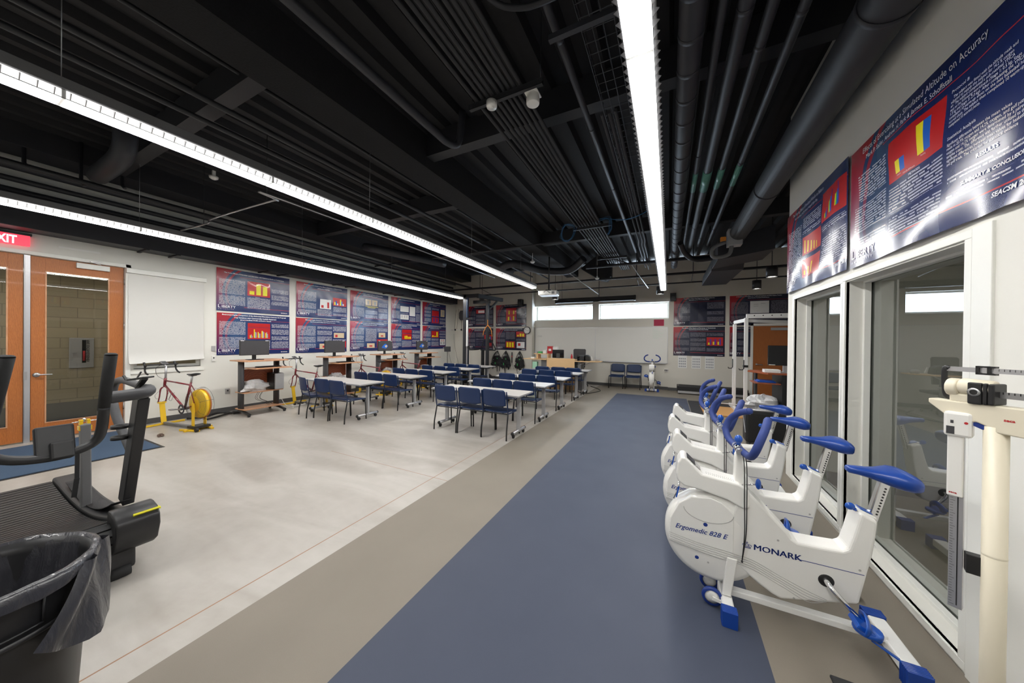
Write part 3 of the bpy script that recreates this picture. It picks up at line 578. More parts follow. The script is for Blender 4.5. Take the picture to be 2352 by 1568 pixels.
# projector
t = thing('projector', 'white ceiling projector hanging at the end of the middle light row', 'projector', (-3.1, 8.6, 2.93), R(8))
b = MB(); b.box(-.27, .27, -.2, .2, 0, .13); b.build('projector_body', 'white_plastic', t, bevel=.025)
b = MB(); b.cyl((0, 0, .13), (0, 0, ZC-2.93), .022, 12); b.box(-.08, .08, -.08, .08, .13, .17); b.build('ceiling_mount', 'black', t)
b = MB(); b.box(.12, .2, -.203, -.199, .03, .1); b.m(0); b.box(-.2, .05, -.202, -.199, .03, .035); b.build('vent', 'mid_grey', t)
b = MB(); b.tube(smooth_pts([(-.1, -.2, .08), (-.02, -.25, .12), (.08, -.22, .05), (.02, -.1, .2), (0, -.02, .4)], 5), .006, 6); b.build('cable', 'black', t)
b = MB(); b.lathe([(.0001, -.015), (.045, -.015), (.05, 0)], (-.15, .2, .065), 'y', 16); b.build('lens', 'black_gloss', t)
# projection screen case, speakers
t = thing('projection_screen', 'long black rolled projection screen case above the high windows', 'projection screen', (-2.5, 11.75, 3.1))
b = MB(); b.box(-1.46, 1.46, -.06, .06, .04, .16); b.box(-1.46, -1.4, -.065, .065, -.02, .165); b.box(1.4, 1.46, -.065, .065, -.02, .165); b.build('screen_case', 'black', t, bevel=.006)
b = MB(); b.cyl((-1.4, -.01, .02), (1.4, -.01, .02), .03, 12); b.build('hem_bar', 'black_gloss', t)
b = MB(); b.cyl((.2, 0, .14), (.2, 0, ZC-3.1), .012, 8); b.cyl((-1.2, 0, .14), (-1.2, 0, ZC-3.1), .006, 8); b.build('mount', 'steel_dark', t)
for x, nm in ((-5.42, 'left of the window recess'), (.12, 'right of the window recess')):
    y_ = YBL if x < 0 else YBR; z_ = 3.02 if x > 0 else 3.05
    t = thing('loudspeaker', 'small black loudspeaker on the far wall, ' + nm, 'loudspeaker', (x, y_-.02, z_)); b = MB(); b.box(-.09, .09, -.19, 0, 0, .26); b.build('speaker_cabinet', 'black', t, bevel=.008)
    b = MB(); b.lathe([(.0001, -.194), (.05, -.194)], (0, 0, .1), 'y', 16); b.build('speaker_cone', 'dark_grey', t)
# exit sign
t = thing('exit_sign', 'lit red exit sign above the double doors', 'exit sign', (XL+.03, .78, 2.99))
b = MB(); b.box(-.02, .02, -.16, .265, 0, .155); b.build('sign_panel', 'exit_red', t, bevel=.004)
b = MB(); b.text('EXIT', Matrix(((0, 0, 1, .022), (1, 0, 0, -.055), (0, 1, 0, .018), (0, 0, 0, 1))), .165, bold=.004, sx=.62)
MATS['exit_text'] = mat('exit_text_', (1, .8, .8), .5, emit=(1, .85, .85), es=1.1); b.build('lettering', 'exit_text', t)
t2 = MB(); t2.box(-.03, .03, -.17, .28, .155, .19); t2.build('sign_housing', 'dark_grey', t)
b = MB(); b.box(XL, XL+.006, 1.30, 1.72, 3.05, 3.08); sm('wall_plate', b, 'white_plastic', 'thin cream strip plate on the wall above the wooden doors', 'wall plate', bevel=.002)
# ---------------------------------------------------------------- posters
PI = {'n': 0, 't': 1, 'red': 2, 'yel': 3, 'blu': 4, 'whi': 5, 'tan': 6, 'vio': 7, 'gry': 8, 'ink': 9, 'grn': 10}
PN = ['p_red', 'p_yellow', 'p_blue', 'p_white', 'p_tan', 'p_darkblue', 'p_grey', 'p_ink', 'p_green']
def disp(u, v, w, h, sd, amp):
    q = amp*(.5*math.sin(5.1*u+2.3*v+sd) + .35*math.sin(9.7*u-6.1*v+sd*2.1) + .25*math.sin(3.3*u+13.0*v+sd*3.7) + .12*math.sin(23*u+17*v+sd))
    q += amp*.9*max(0, .25-v)*4*max(0, .5+math.sin(7*u+sd*1.3))
    ed = min(u, w-u, h-v)/.12
    return max(0.0025, .004+amp + q*min(1, max(.15, ed)))
def poster(rects, texts, place, rz, label, tone='bright', w=1.46, h=.93, seed=1, amp=.004, logo=True, foot='SEACSM 2011', group=None, extra=None):
    us = sorted(set([round(w*i/36, 4) for i in range(37)] + [round(a*w, 4) for r in rects for a in (r[1], r[3])]))
    vs = sorted(set([round(h*i/26, 4) for i in range(27)] + [round(h-a*h, 4) for r in rects for a in (r[2], r[4])]))
    b = MB(); b.smooth = True
    pts = [(u, -disp(u, v, w, h, seed, amp), v) for v in vs for u in us]; nu = len(us)
    base = len(b.v); b.v += pts
    for j in range(len(vs)-1):
        for i in range(nu-1):
            cu, cv = (us[i]+us[i+1])/2/w, 1-(vs[j]+vs[j+1])/2/h; k = 0
            for r in rects:
                if r[1] < cu < r[3] and r[2] < cv < r[4]: k = PI[r[0]]
            b.f.append([j*nu+i, j*nu+i+1, (j+1)*nu+i+1, (j+1)*nu+i]); b.mi.append(k); b.sm.append(True)
    o0 = len(b.v)
    def T(s, u, v, size, al='LEFT', **k):
        st = len(b.v); b.m(PI['ink']).text(s, Matrix(((1, 0, 0, u*w), (0, 0, 1, 0), (0, 1, 0, h-v*h), (0, 0, 0, 1))), size, al, **k)
        for i in range(st, len(b.v)): x, y, z = b.v[i]; b.v[i] = (x, -disp(x, z, w, h, seed, amp)-.0028, z)
    for t in texts: T(*t[:4], t[4] if len(t) > 4 else 'LEFT', **(t[5] if len(t) > 5 else {}))
    if logo:
        T('L', .015, .925, .095, sx=1.0, bold=.001); T('IBERTY', .058, .925, .078, sx=1.05, bold=.001)
        T('U  N  I  V  E  R  S  I  T  Y', .02, .965, .024, sx=1.1)
    if foot: T(foot, .865, .968 if tone != 'big' else .93, .026 if tone != 'big' else .034, bold=.001)
    o = b.build('poster', [f'poster_{tone}_0', f'poster_{tone}_1'] + PN, uv=lambda c: (c.x*1.46/w, c.z*.93/h))
    o.location = place; o.rotation_euler = (0, 0, rz)
    return tag(o, label, 'poster', group)
def chart(u0, v0, u1, v1, bars, c=('yel',), gap=.3, base=.9):
    out = [('red', u0, v0, u1, v1)]; n = len(bars); W_ = (u1-u0)*.86; s = W_/n
    for i, hs in enumerate(bars):
        hs = hs if isinstance(hs, tuple) else (hs,); bw_ = s*(1-gap)/len(hs)
        for j, q in enumerate(hs):
            a = u0+(u1-u0)*.09+i*s+j*bw_; out.append((c[j % len(c)], a, v1-(v1-v0)*(1-base)-(v1-v0)*.75*q, a+bw_, v1-(v1-v0)*(1-base)))
    return out
def cols(blocks): return [('t', *b) for b in blocks]
TT = lambda s, v=.07, z=.050, u=.5: (s, u, v, z, 'CENTER', dict(bold=.0012))
c3L = [(.03, .22, .355, .55), (.03, .59, .355, .83)]
GL = 'research posters on the left wall'
def LP(y, z, *a, **k): return poster(*a, place=(XL+.001, y, z), rz=R(90), group=GL, **k)
LP(3.265, 2.225, chart(.385, .22, .70, .58, [.32, 1.0, .85]) + cols([(.03, .24, .355, .59), (.03, .62, .355, .85), (.385, .62, .70, .90), (.72, .34, .985, .45), (.72, .50, .985, .63), (.72, .66, .985, .76)]),
   [TT('The Acute Effects of Detraining and Detraining with Resistance Bands on Vertical Jump', .10, .034), ('METHODS', .52, .615, .02, 'CENTER')], label='poster with three yellow bars on a red chart, top row, nearest the white window shade', seed=1.2, amp=.006)
LP(3.275, 1.255, chart(.385, .33, .70, .62, [(.3, .4, .25), (1., .7, .65), (.7, .55, .5), (.85, .8, .7), (.6, .7, .5)], ('yel', 'gry', 'gry')) + [('red', .385, .22, .70, .322)] + cols([(.03, .20, .355, .52), (.03, .57, .355, .86), (.385, .65, .70, .9), (.72, .22, .985, .32), (.72, .36, .985, .50), (.72, .54, .985, .65), (.72, .68, .985, .86)]),
   [TT('Electromyographic Comparison of the Abdominal Musculature between the V-up and', .055, .037), TT('V-up Variations using Commercially Available Equipment', .115, .037), TT('James E. Schoffstall, FACSM, and David A. Titcomb', .165, .03)], label='poster with a bar chart of five bar groups, bottom row, behind the nearest left monitor', seed=2.1)
LP(4.895, 2.205, [('whi', .43, .42, .65, .71), ('red', .455, .60, .50, .68), ('red', .57, .50, .61, .68)] + chart(.69, .33, .98, .58, [(.5, .7, .3), (1., .7, .3)], ('yel', 'blu', 'whi')) + cols([(.03, .24, .355, .52), (.03, .57, .355, .74), (.03, .78, .355, .86), (.385, .73, .66, .93), (.70, .62, .98, .78), (.70, .82, .98, .90)]),
   [TT('Electromyographic Analysis of the Effects of Resistance on Muscle Activity', .07, .036), TT('and Strength in Trained Men', .13, .03)], label='wrinkled poster with white figure picture and red chart, top row, second from shade', seed=3.3, amp=.007)
LP(4.89, 1.25, [('tan', .72, .40, .94, .56), ('red', .75, .46, .80, .54), ('tan', .43, .74, .65, .90), ('red', .49, .80, .58, .86)] + chart(.70, .66, .985, .86, [(.9, .7, .3)], ('yel', 'blu', 'whi')) + cols([(.03, .22, .355, .50), (.03, .53, .355, .70), (.03, .74, .355, .86), (.385, .22, .68, .30), (.385, .34, .68, .48), (.385, .52, .68, .68), (.70, .2, .98, .36), (.70, .6, .98, .645)]),
   [TT('Electromyographic Comparison of the Pushup and the Ring Pushup', .06, .036), TT('David Titcomb, James Schoffstall, David Titcomb & Tim Neeson', .11, .028)], label='poster with tan exercise photos, bottom row, second from the shade', seed=4.4)
LP(6.46, 2.20, [('tan', .37, .23, .52, .43), ('gry', .42, .28, .46, .40), ('tan', .54, .23, .69, .43), ('gry', .60, .28, .65, .40), ('yel', .36, .46, .71, .475), ('yel', .42, .50, .64, .515)] + cols([(.06, .20, .34, .48), (.06, .54, .34, .85), (.37, .60, .69, .74), (.37, .77, .69, .88), (.72, .3, .97, .45), (.72, .50, .97, .64), (.72, .68, .97, .86)]),
   [TT('The Effect of Training on Balance and Power in Collegiate Athletes', .07, .036), TT('Performance and Exercise Science Department', .12, .028)], label='wrinkled poster with two small tan photos over a yellow caption, top row, middle column', seed=5.1, amp=.007)
LP(6.46, 1.255, [('tan', .73, .36, .92, .53), ('red', .79, .45, .86, .50), ('tan', .42, .74, .62, .90), ('red', .48, .81, .56, .86)] + chart(.69, .60, .985, .86, [(.9, .6, .3), (.7, .8, .2)], ('yel', 'blu', 'whi')) + cols([(.03, .22, .34, .44), (.03, .47, .34, .62), (.03, .65, .34, .70), (.03, .74, .34, .86), (.38, .22, .67, .68), (.69, .2, .98, .32)]),
   [TT('Electromyographic Comparison of the TRX Pushup and the Perfect Pushup', .06, .036), TT('Tim Neeson, James Schoffstall, David Titcomb', .11, .028)], label='poster with two tan pushup photos and a red chart, bottom row, middle column', seed=6.2)
LP(8.05, 2.20, [('whi', .29, .30, .57, .52), ('whi', .60, .28, .80, .66), ('whi', .29, .63, .57, .82), ('gry', .34, .66, .36, .76), ('gry', .42, .66, .44, .76), ('gry', .50, .66, .52, .76)] + cols([(.03, .24, .27, .42), (.03, .50, .27, .80), (.60, .70, .80, .88), (.82, .2, .98, .5), (.82, .54, .98, .88), (.29, .56, .57, .60)]),
   [TT('Validation of the Liberty Power and Agility Field Tests', .07, .036)], label='wrinkled poster with three white result panels, top row, second from the far end', seed=7.4, amp=.008)
LP(8.055, 1.255, [('red', .35, .20, .68, .34)] + chart(.35, .36, .68, .60, [(.0,), (.7,), (.72,), (.5,), (.5,)], ('yel',)) + cols([(.03, .22, .33, .48), (.03, .54, .33, .68), (.03, .72, .33, .86), (.35, .64, .68, .9), (.70, .22, .98, .34), (.70, .38, .98, .56), (.70, .60, .98, .72), (.70, .76, .98, .88)]),
   [TT('Electromyographic Comparison of the TRX Pushup and Unstable Pushup', .05, .036), TT('Muscles Utilizing the Bench Press', .10, .036), TT('James Schoffstall, David Titcomb and Tim Neeson', .15, .028)], label='brighter blue poster with a red chart of thin bars, bottom row, second from far end', seed=8.8)
LP(9.625, 2.205, [('red', .38, .32, .68, .58), ('red', .38, .62, .68, .86), ('vio', .45, .66, .50, .82), ('vio', .57, .66, .62, .82), ('vio', .45, .55, .50, .575), ('vio', .57, .54, .62, .575), ('tan', .76, .24, .94, .56), ('gry', .84, .30, .90, .48)] + cols([(.08, .20, .34, .32), (.08, .36, .34, .46), (.08, .50, .34, .62), (.08, .68, .34, .84), (.38, .22, .68, .29), (.72, .62, .98, .72), (.72, .77, .98, .9)]),
   [TT('The Effect of Grip Position on Muscle Activity', .07, .036), TT('in the Upright Row', .12, .03)], label='poster with two stacked red violet-bar charts, top row, farthest on left wall', seed=9.1)
LP(9.64, 1.255, chart(.36, .20, .68, .50, [.3, .2, 1.0]) + [('whi', .73, .56, .97, .84), ('red', .80, .58, .82, .68), ('red', .88, .58, .90, .68), ('gry', .76, .70, .82, .80), ('gry', .88, .70, .94, .80)] + cols([(.03, .22, .33, .46), (.03, .52, .33, .64), (.36, .54, .68, .64), (.36, .68, .68, .88), (.71, .20, .98, .26), (.71, .30, .98, .38), (.71, .43, .98, .50), (.03, .7, .33, .86)]),
   [TT('The Effect of Minimalist Footwear on Running Economy', .06, .036), TT('James Schoffstall, Sarah Price and David Titcomb', .11, .028)], label='poster with uneven yellow bars and white shoe picture, bottom row, farthest on left wall', seed=10.3)
GB = 'research posters on the far wall'
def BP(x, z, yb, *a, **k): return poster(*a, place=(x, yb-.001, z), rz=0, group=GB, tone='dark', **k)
yl = YBL
BP(-8.12, 2.215, yl, [('red', .36, .18, .68, .36), ('whi', .44, .21, .67, .33)] + cols([(.03, .24, .33, .48), (.03, .52, .33, .68), (.03, .72, .33, .86), (.36, .42, .68, .56), (.36, .60, .68, .72), (.36, .76, .68, .88), (.71, .2, .97, .4), (.71, .46, .97, .60), (.71, .65, .97, .88)]),
   [TT('The Effects of Cycling Cadence on Power', .07, .036)], w=1.37, h=.91, label='dark poster with white table in red box, upper left, behind exercise frame', seed=11)
BP(-8.12, 1.235, yl, chart(.68, .30, .97, .55, [(.0,), (.5, .8)], ('yel', 'blu')) + [('red', .80, .68, .95, .84)] + cols([(.03, .20, .33, .44), (.03, .50, .33, .68), (.03, .72, .33, .86), (.36, .20, .66, .42), (.68, .20, .97, .27), (.36, .5, .66, .56), (.36, .62, .66, .64), (.36, .7, .66, .72), (.36, .78, .66, .8)]),
   [TT('Effects of a Warm Up Protocol on Training Performance', .06, .036), TT('Liberty University Human Performance Laboratory', .11, .026)], w=1.37, h=.91, label='dark poster with a small red anatomy figure, lower left, behind the exercise frame', seed=12)
BP(-6.62, 2.215, yl, [('red', .34, .16, .68, .76), ('yel', .42, .27, .46, .44), ('yel', .57, .27, .61, .44), ('yel', .40, .55, .45, .72), ('blu', .47, .55, .49, .72), ('yel', .57, .52, .61, .72), ('blu', .63, .56, .65, .72)] + cols([(.03, .22, .31, .50), (.03, .56, .31, .84), (.34, .80, .68, .88), (.71, .16, .97, .40), (.71, .45, .97, .62), (.71, .66, .97, .84)]),
   [TT('Effects of Static Stretching on Performance', .06, .036)], w=1.42, h=.91, label='creased dark poster with four yellow bars on red, above the poster behind the clock', seed=13, amp=.008)
BP(-6.62, 1.235, yl, chart(.68, .16, .97, .40, [.4, .75, .7]) + chart(.34, .60, .64, .90, [1., 1., 1.]) + [('whi', .70, .62, .95, .90), ('red', .74, .68, .82, .80)] + cols([(.03, .20, .31, .42), (.03, .50, .31, .64), (.03, .72, .31, .86), (.34, .16, .64, .50), (.68, .48, .97, .58)]),
   [TT('The Effects of Acute Endurance Training on Bench Press Strength Gains', .045, .036), TT('James E. Schoffstall, David Titcomb, and Liberty University', .10, .026)], w=1.42, h=.91, label='dark poster partly covered by the wall clock, above the hanging black harnesses', seed=14)
BP(.145, 2.19, YBR, cols([(.03, .2, .33, .55), (.03, .65, .33, .84), (.66, .2, .97, .42), (.66, .5, .97, .62), (.66, .7, .97, .86)]), [TT('Comparison of Heart Rate Response in Resistance Exercise', .05, .036), TT('Mark DeBeliso and David Titcomb, Liberty University', .10, .026)], label='dark navy poster with a pale glare streak, upper one right of the whiteboard', seed=15, amp=.006)
BP(.145, 1.195, YBR, chart(.66, .36, .97, .64, [(.35, .9), (.5, .9), (.5, .95)], ('yel', 'vio')) + cols([(.03, .20, .32, .38), (.03, .46, .32, .64), (.03, .72, .32, .83), (.34, .20, .64, .34), (.34, .40, .64, .50), (.34, .54, .64, .66), (.34, .70, .64, .82), (.66, .22, .97, .31), (.66, .72, .97, .84)]),
   [TT('The Effects of Box Squats and Box Jumps on Vertical Jump', .06, .04), TT('Human Performance Laboratory, Liberty University', .11, .026)], w=1.455, h=.96, label='dark poster with three yellow and violet bars, lower one right of the whiteboard', seed=16)
BP(1.715, 2.185, YBR, [('whi', .36, .20, .68, .60), ('gry', .42, .30, .50, .31), ('gry', .42, .36, .50, .37), ('gry', .54, .28, .62, .29)] + cols([(.03, .22, .33, .62), (.36, .66, .97, .8), (.03, .68, .33, .84), (.71, .2, .97, .6)]), [TT('A Comparison of the Effect of a Traditional Resistance and High Volume Training', .05, .034), TT('Liberty University Department of Health Sciences', .10, .026)], label='dark poster with a white diagram sheet, above the far right wooden door', seed=17)
BP(1.725, 1.215, YBR, cols([(.03, .20, .32, .44), (.03, .54, .32, .68), (.34, .20, .64, .40), (.34, .46, .64, .62), (.03, .75, .32, .86), (.34, .68, .64, .8)]), [('The Effects of Simulated Altitude', .13, .06, .04)], w=.60, h=.93, label='dark poster cut off by the far wooden door, behind the white rack', foot=None, seed=18)
# two large posters above the glazed wall
GR = 'research posters above the glazed wall'
blk = lambda s: s
txtA = '''Significant differences between the mean values
made at 20.9% oxygen and 14.2% oxygen, and golf putts
oxygen and 14.2% oxygen were determined by a paired
samples t-test. The difference was further utilized to determine
significant differences between mean values for basketball
and golf trials. The criterion for statistical evidence'''
txtP = '''   The subject was fitted with the altitude mask and
adjusted to supply the subject for 14.2 % oxygen
air. The subject completed a sub-maximal YMCA
test at the following workloads (Stage 1: 0.5 kg, Stage
1.5 kg and Stage 3: 2.0 kg). After completing the YMCA
completed 10 warm-up shots on the mini basketball hoop
scored shots. The subject then completed 10 warm-up
completed 50 scored putts.'''
txtR = '''There were no differences in performance as the
the no altitude 22.5 made attempts @ 20.9
12.8, p = .574 or the free throws'''
poster([('red', .345, .20, .665, .50), ('yel', .40, .37, .43, .46), ('blu', .43, .37, .46, .46), ('yel', .53, .245, .565, .44), ('blu', .565, .245, .60, .44)] +
       cols([(.07, .24, .32, .46), (.04, .50, .32, .72), (.04, .76, .32, .86), (.345, .54, .665, .71), (.345, .75, .665, .88), (.69, .70, .985, .74), (.69, .80, .985, .84)]),
       [('Effects of Exercising at a Simulated Altitude on Accuracy', .12, .085, .058, 'LEFT', dict(sx=.80)), ('Mark P. Sacler, Andrew H. Park & James E. Schoffstall', .15, .145, .046, 'LEFT', dict(sx=.80)),
        ('Protocol B', .69, .225, .024), (txtP, .69, .26, .0225, 'LEFT', dict(spacing=.92, sx=.78)), ('Statistical Analysis', .69, .49, .024, 'LEFT'), (txtA, .69, .525, .0225, 'LEFT', dict(spacing=.92, sx=.78)),
        ('RESULTS', .80, .68, .028, 'LEFT', dict(bold=.001)), ('SUMMARY & CONCLUSION', .75, .785, .026, 'LEFT', dict(bold=.001)), ('Altitude', .41, .48, .012), ('Putting', .55, .46, .014), ('7-9-CR-003hours', .45, .495, .014), ('METHODS', .48, .53, .02)],
       place=(XR-.001, 3.565, 2.262), rz=R(-90), w=1.48, h=.93, label='largest dark blue poster at upper right, titled about simulated altitude and accuracy', seed=2.7, amp=.015, foot='SEACSM 2013', group=GR, tone='big')
cb = lambda u, v, hh: [(c_, u+i*.011, v-h_*hh, u+i*.011+.011, v) for i, (c_, h_) in enumerate((('yel', .7), ('grn', .75), ('blu', .9), ('vio', 1.3)))]
poster([('red', .66, .12, .985, .42), ('red', .34, .42, .64, .63), ('red', .34, .68, .64, .88)] + cb(.71, .39, .07) + cb(.78, .37, .16) + cb(.86, .35, .16) + [('yel', .37+.045*i, .46+.02*i, .385+.045*i, .61) for i in range(5)] + [('yel', .37, .81, .39, .86), ('yel', .43, .78, .45, .86), ('yel', .49, .74, .51, .86)] +
       cols([(.04, .24, .31, .70), (.04, .76, .31, .86), (.34, .20, .64, .32), (.34, .35, .64, .39), (.66, .46, .985, .52), (.66, .58, .985, .84)]),
       [('The Varying Effects of Simulated Altitude on Balance', .14, .075, .048, 'LEFT', dict(sx=.8)), ('Sean Schoffstall, FACSM, Michael Wright & Taylor City', .18, .125, .034, 'LEFT', dict(sx=.8))],
       place=(XR-.001, 5.115, 2.27), rz=R(-90), w=1.50, h=.95, label='poster with three red charts above the first glazed opening, left of the largest poster', seed=5.9, amp=.014, group=GR, tone='big')
# ---------------------------------------------------------------- tables and chairs
def make_table():
    t = thing('folding_table', '', 'table', (0, 0, 0), 0, 'grey classroom tables'); w, d, z = .91, .30, .712
    b = MB(); b.box(-w, w, -d, d, z, z+.024); b.build('tabletop', 'table_top', t, bevel=.002)
    b = MB(); rect_ring(b, 'z', 0, 0, 0, 0, 0, 0, 0) if 0 else None
    for (x0, x1, y0, y1) in ((-w-.003, w+.003, -d-.003, -d), (-w-.003, w+.003, d, d+.003), (-w-.003, -w, -d, d), (w, w+.003, -d, d)): b.box(x0, x1, y0, y1, z-.002, z+.022)
    b.build('edge_band', 'table_edge', t)
    for s in (-1, 1):
        x = s*.77; b = MB(); b.bar((x, 0, .09), (x, 0, .66), .075, .035, (0, 1, 0)); leg = b.build('leg', 'alu_grey', t, bevel=.008)
        b = MB(); b.cyl((x, -.235, .085), (x, .235, .085), .027, 14); b.build('foot', 'alu', leg)
        b = MB(); b.prism([(-.14, z-.001), (.14, z-.001), (.06, .66), (-.06, .66)], x-.05, x+.05, 'yz'); b.build('bracket', 'black', leg)
        for q in (-1, 1):
            b = MB(); b.ball((x, q*.24, .085), .030, 10, 6); b.build('end_cap', 'black', leg)
            b = MB(); b.cyl((x-.012, q*.20, .03), (x+.012, q*.20, .03), .03, 12); b.cyl((x, q*.20, .03), (x, q*.20, .07), .008, 6); b.box(x-.016, x+.016, q*.20-.03, q*.20+.0, .035, .062); b.build('caster', 'rubber', leg)
    b = MB(); b.bar((-.72, 0, .66), (.72, 0, .66), .03, .03); b.build('stretcher', 'black', t)
    return t
def make_chair():
    t = thing('stacking_chair', '', 'chair', (0, 0, 0), 0, 'navy stacking chairs')
    W_ = .225
    # seat: rounded slab with raised rear
    rings = []
    for i in range(9):
        f = i/8; y = -.21+.44*f; z = .445+.012*math.cos(f*3.1)-.02*max(0, f-.8)*5*.6; hw = W_*(1 if .08 < f < .9 else .93)
        rings.append([(-hw, y, z-.012), (-hw*.8, y, z-.022), (hw*.8, y, z-.022), (hw, y, z-.012), (hw, y, z+.006), (hw*.85, y, z+.004), (0, y, z-.006), (-hw*.85, y, z+.004), (-hw, y, z+.006)])
    b = MB(); b.loft(rings); b.build('seat', 'navy_chair', t)
    # backrest: curved plate with rounded top corners and bowed bottom
    nx, nz = 16, 10; vs = []; fs = []
    for side in (0, 1):
        for j in range(nz+1):
            for i in range(nx+1):
                u = -1+2*i/nx; f = j/nz; e = abs(u)
                zt = .828-.035*max(0, e-.8)**2*25*.9; zb = .545+.035*max(0, e-.55)**1.5*2.2 - .0
                z = zb+(zt-zb)*f; x = u*.222; y = -.245-.03*(f) + .028*(1-u*u)*-.9 + .0
                vs.append((x, y + (.0 if side else -.009), z))
    n1 = (nx+1)*(nz+1)
    for j in range(nz):
        for i in range(nx):
            a = j*(nx+1)+i; fs.append((a, a+1, a+nx+2, a+nx+1)); fs.append((n1+a, n1+a+nx+1, n1+a+nx+2, n1+a+1))
    for i in range(nx):
        fs.append((i, n1+i, n1+i+1, i+1)); a = nz*(nx+1)+i; fs.append((a, a+1, n1+a+1, n1+a))
    for j in range(nz):
        a = j*(nx+1); fs.append((a, a+nx+1, n1+a+nx+1, n1+a)); a += nx; fs.append((a, n1+a, n1+a+nx+1, a+nx+1))
    b = MB(); b.add(vs, fs, True); b.build('backrest', 'navy_chair', t)
    for s in (-1, 1):
        b = MB(); b.tube(smooth_pts([(s*.238, -.262, .80), (s*.240, -.235, .60), (s*.240, -.205, .42)], 4), .0125, 8, rx=.8); b.tube([(s*.238, -.205, .425), (s*.236, .21, .425)], .0115, 8); b.build('side_frame', 'chair_frame', t)
        b = MB(); b.tube(smooth_pts([(s*.240, -.205, .43), (s*.244, -.235, .28), (s*.247, -.262, .15), (s*.248, -.27, .0)], 3), .0125, 8); b.build('leg', 'black', t)
        b = MB(); b.tube([(s*.236, .205, .43), (s*.238, .225, .0)], .0125, 8); b.build('leg', 'black', t)
    for q in (-.20, .205): b = MB(); b.tube([(-.24, q, .418), (.24, q, .418)], .01, 6); b.build('cross_bar', 'black', t)
    return t
rowsR = [4.96, 6.17, 7.42, 8.78, 9.85]; rowsL = [4.54, 5.86, 7.10, 8.28, 9.40]
RN = ['front', 'second', 'third', 'fourth', 'farthest']; CN = ['left', 'middle', 'right']
tab = make_table(); chair = make_chair(); used_t = used_c = False
rnd = random.Random(4)
def put_chair(x, y, rz, lab):
    global used_c
    if not used_c: chair.location = (x, y, 0); chair.rotation_euler = (0, 0, rz); chair['label'] = lab; used_c = True; return
    dup(chair, (x, y, 0), rz, lab)
for side, rows, cxx in (('right', rowsR, -3.085), ('left', rowsL, -6.35)):
    for i, y in enumerate(rows):
        xo = 0.02 if side == 'left' and i % 2 else 0
        lab = f'grey folding table with wheeled T-legs, {RN[i]} table, {side}-hand column'
        if not used_t: tab.location = (cxx, y, 0); tab['label'] = lab; used_t = True
        else: dup(tab, (cxx+xo, y, 0), 0, lab)
        xs = [cxx-.51, cxx+.01, cxx+.49] if side == 'right' else [cxx-.46, cxx+.04, cxx+.55]
        for j, xc in enumerate(xs):
            rz = rnd.uniform(-.03, .03); dy = rnd.uniform(-.03, .03)
            if side == 'left' and i == 0 and j == 0: rz = -.25
            put_chair(xc, y-.10+dy if side == 'right' else y-.26+dy, rz, f'navy plastic chair, {CN[j]} one at the {RN[i]} table, {side}-hand column')
put_chair(-1.64, 11.74, math.pi, 'empty navy chair against the wall below the whiteboard, left of the pair')
put_chair(-1.09, 11.74, math.pi, 'empty navy chair against the wall below the whiteboard, right of the pair')
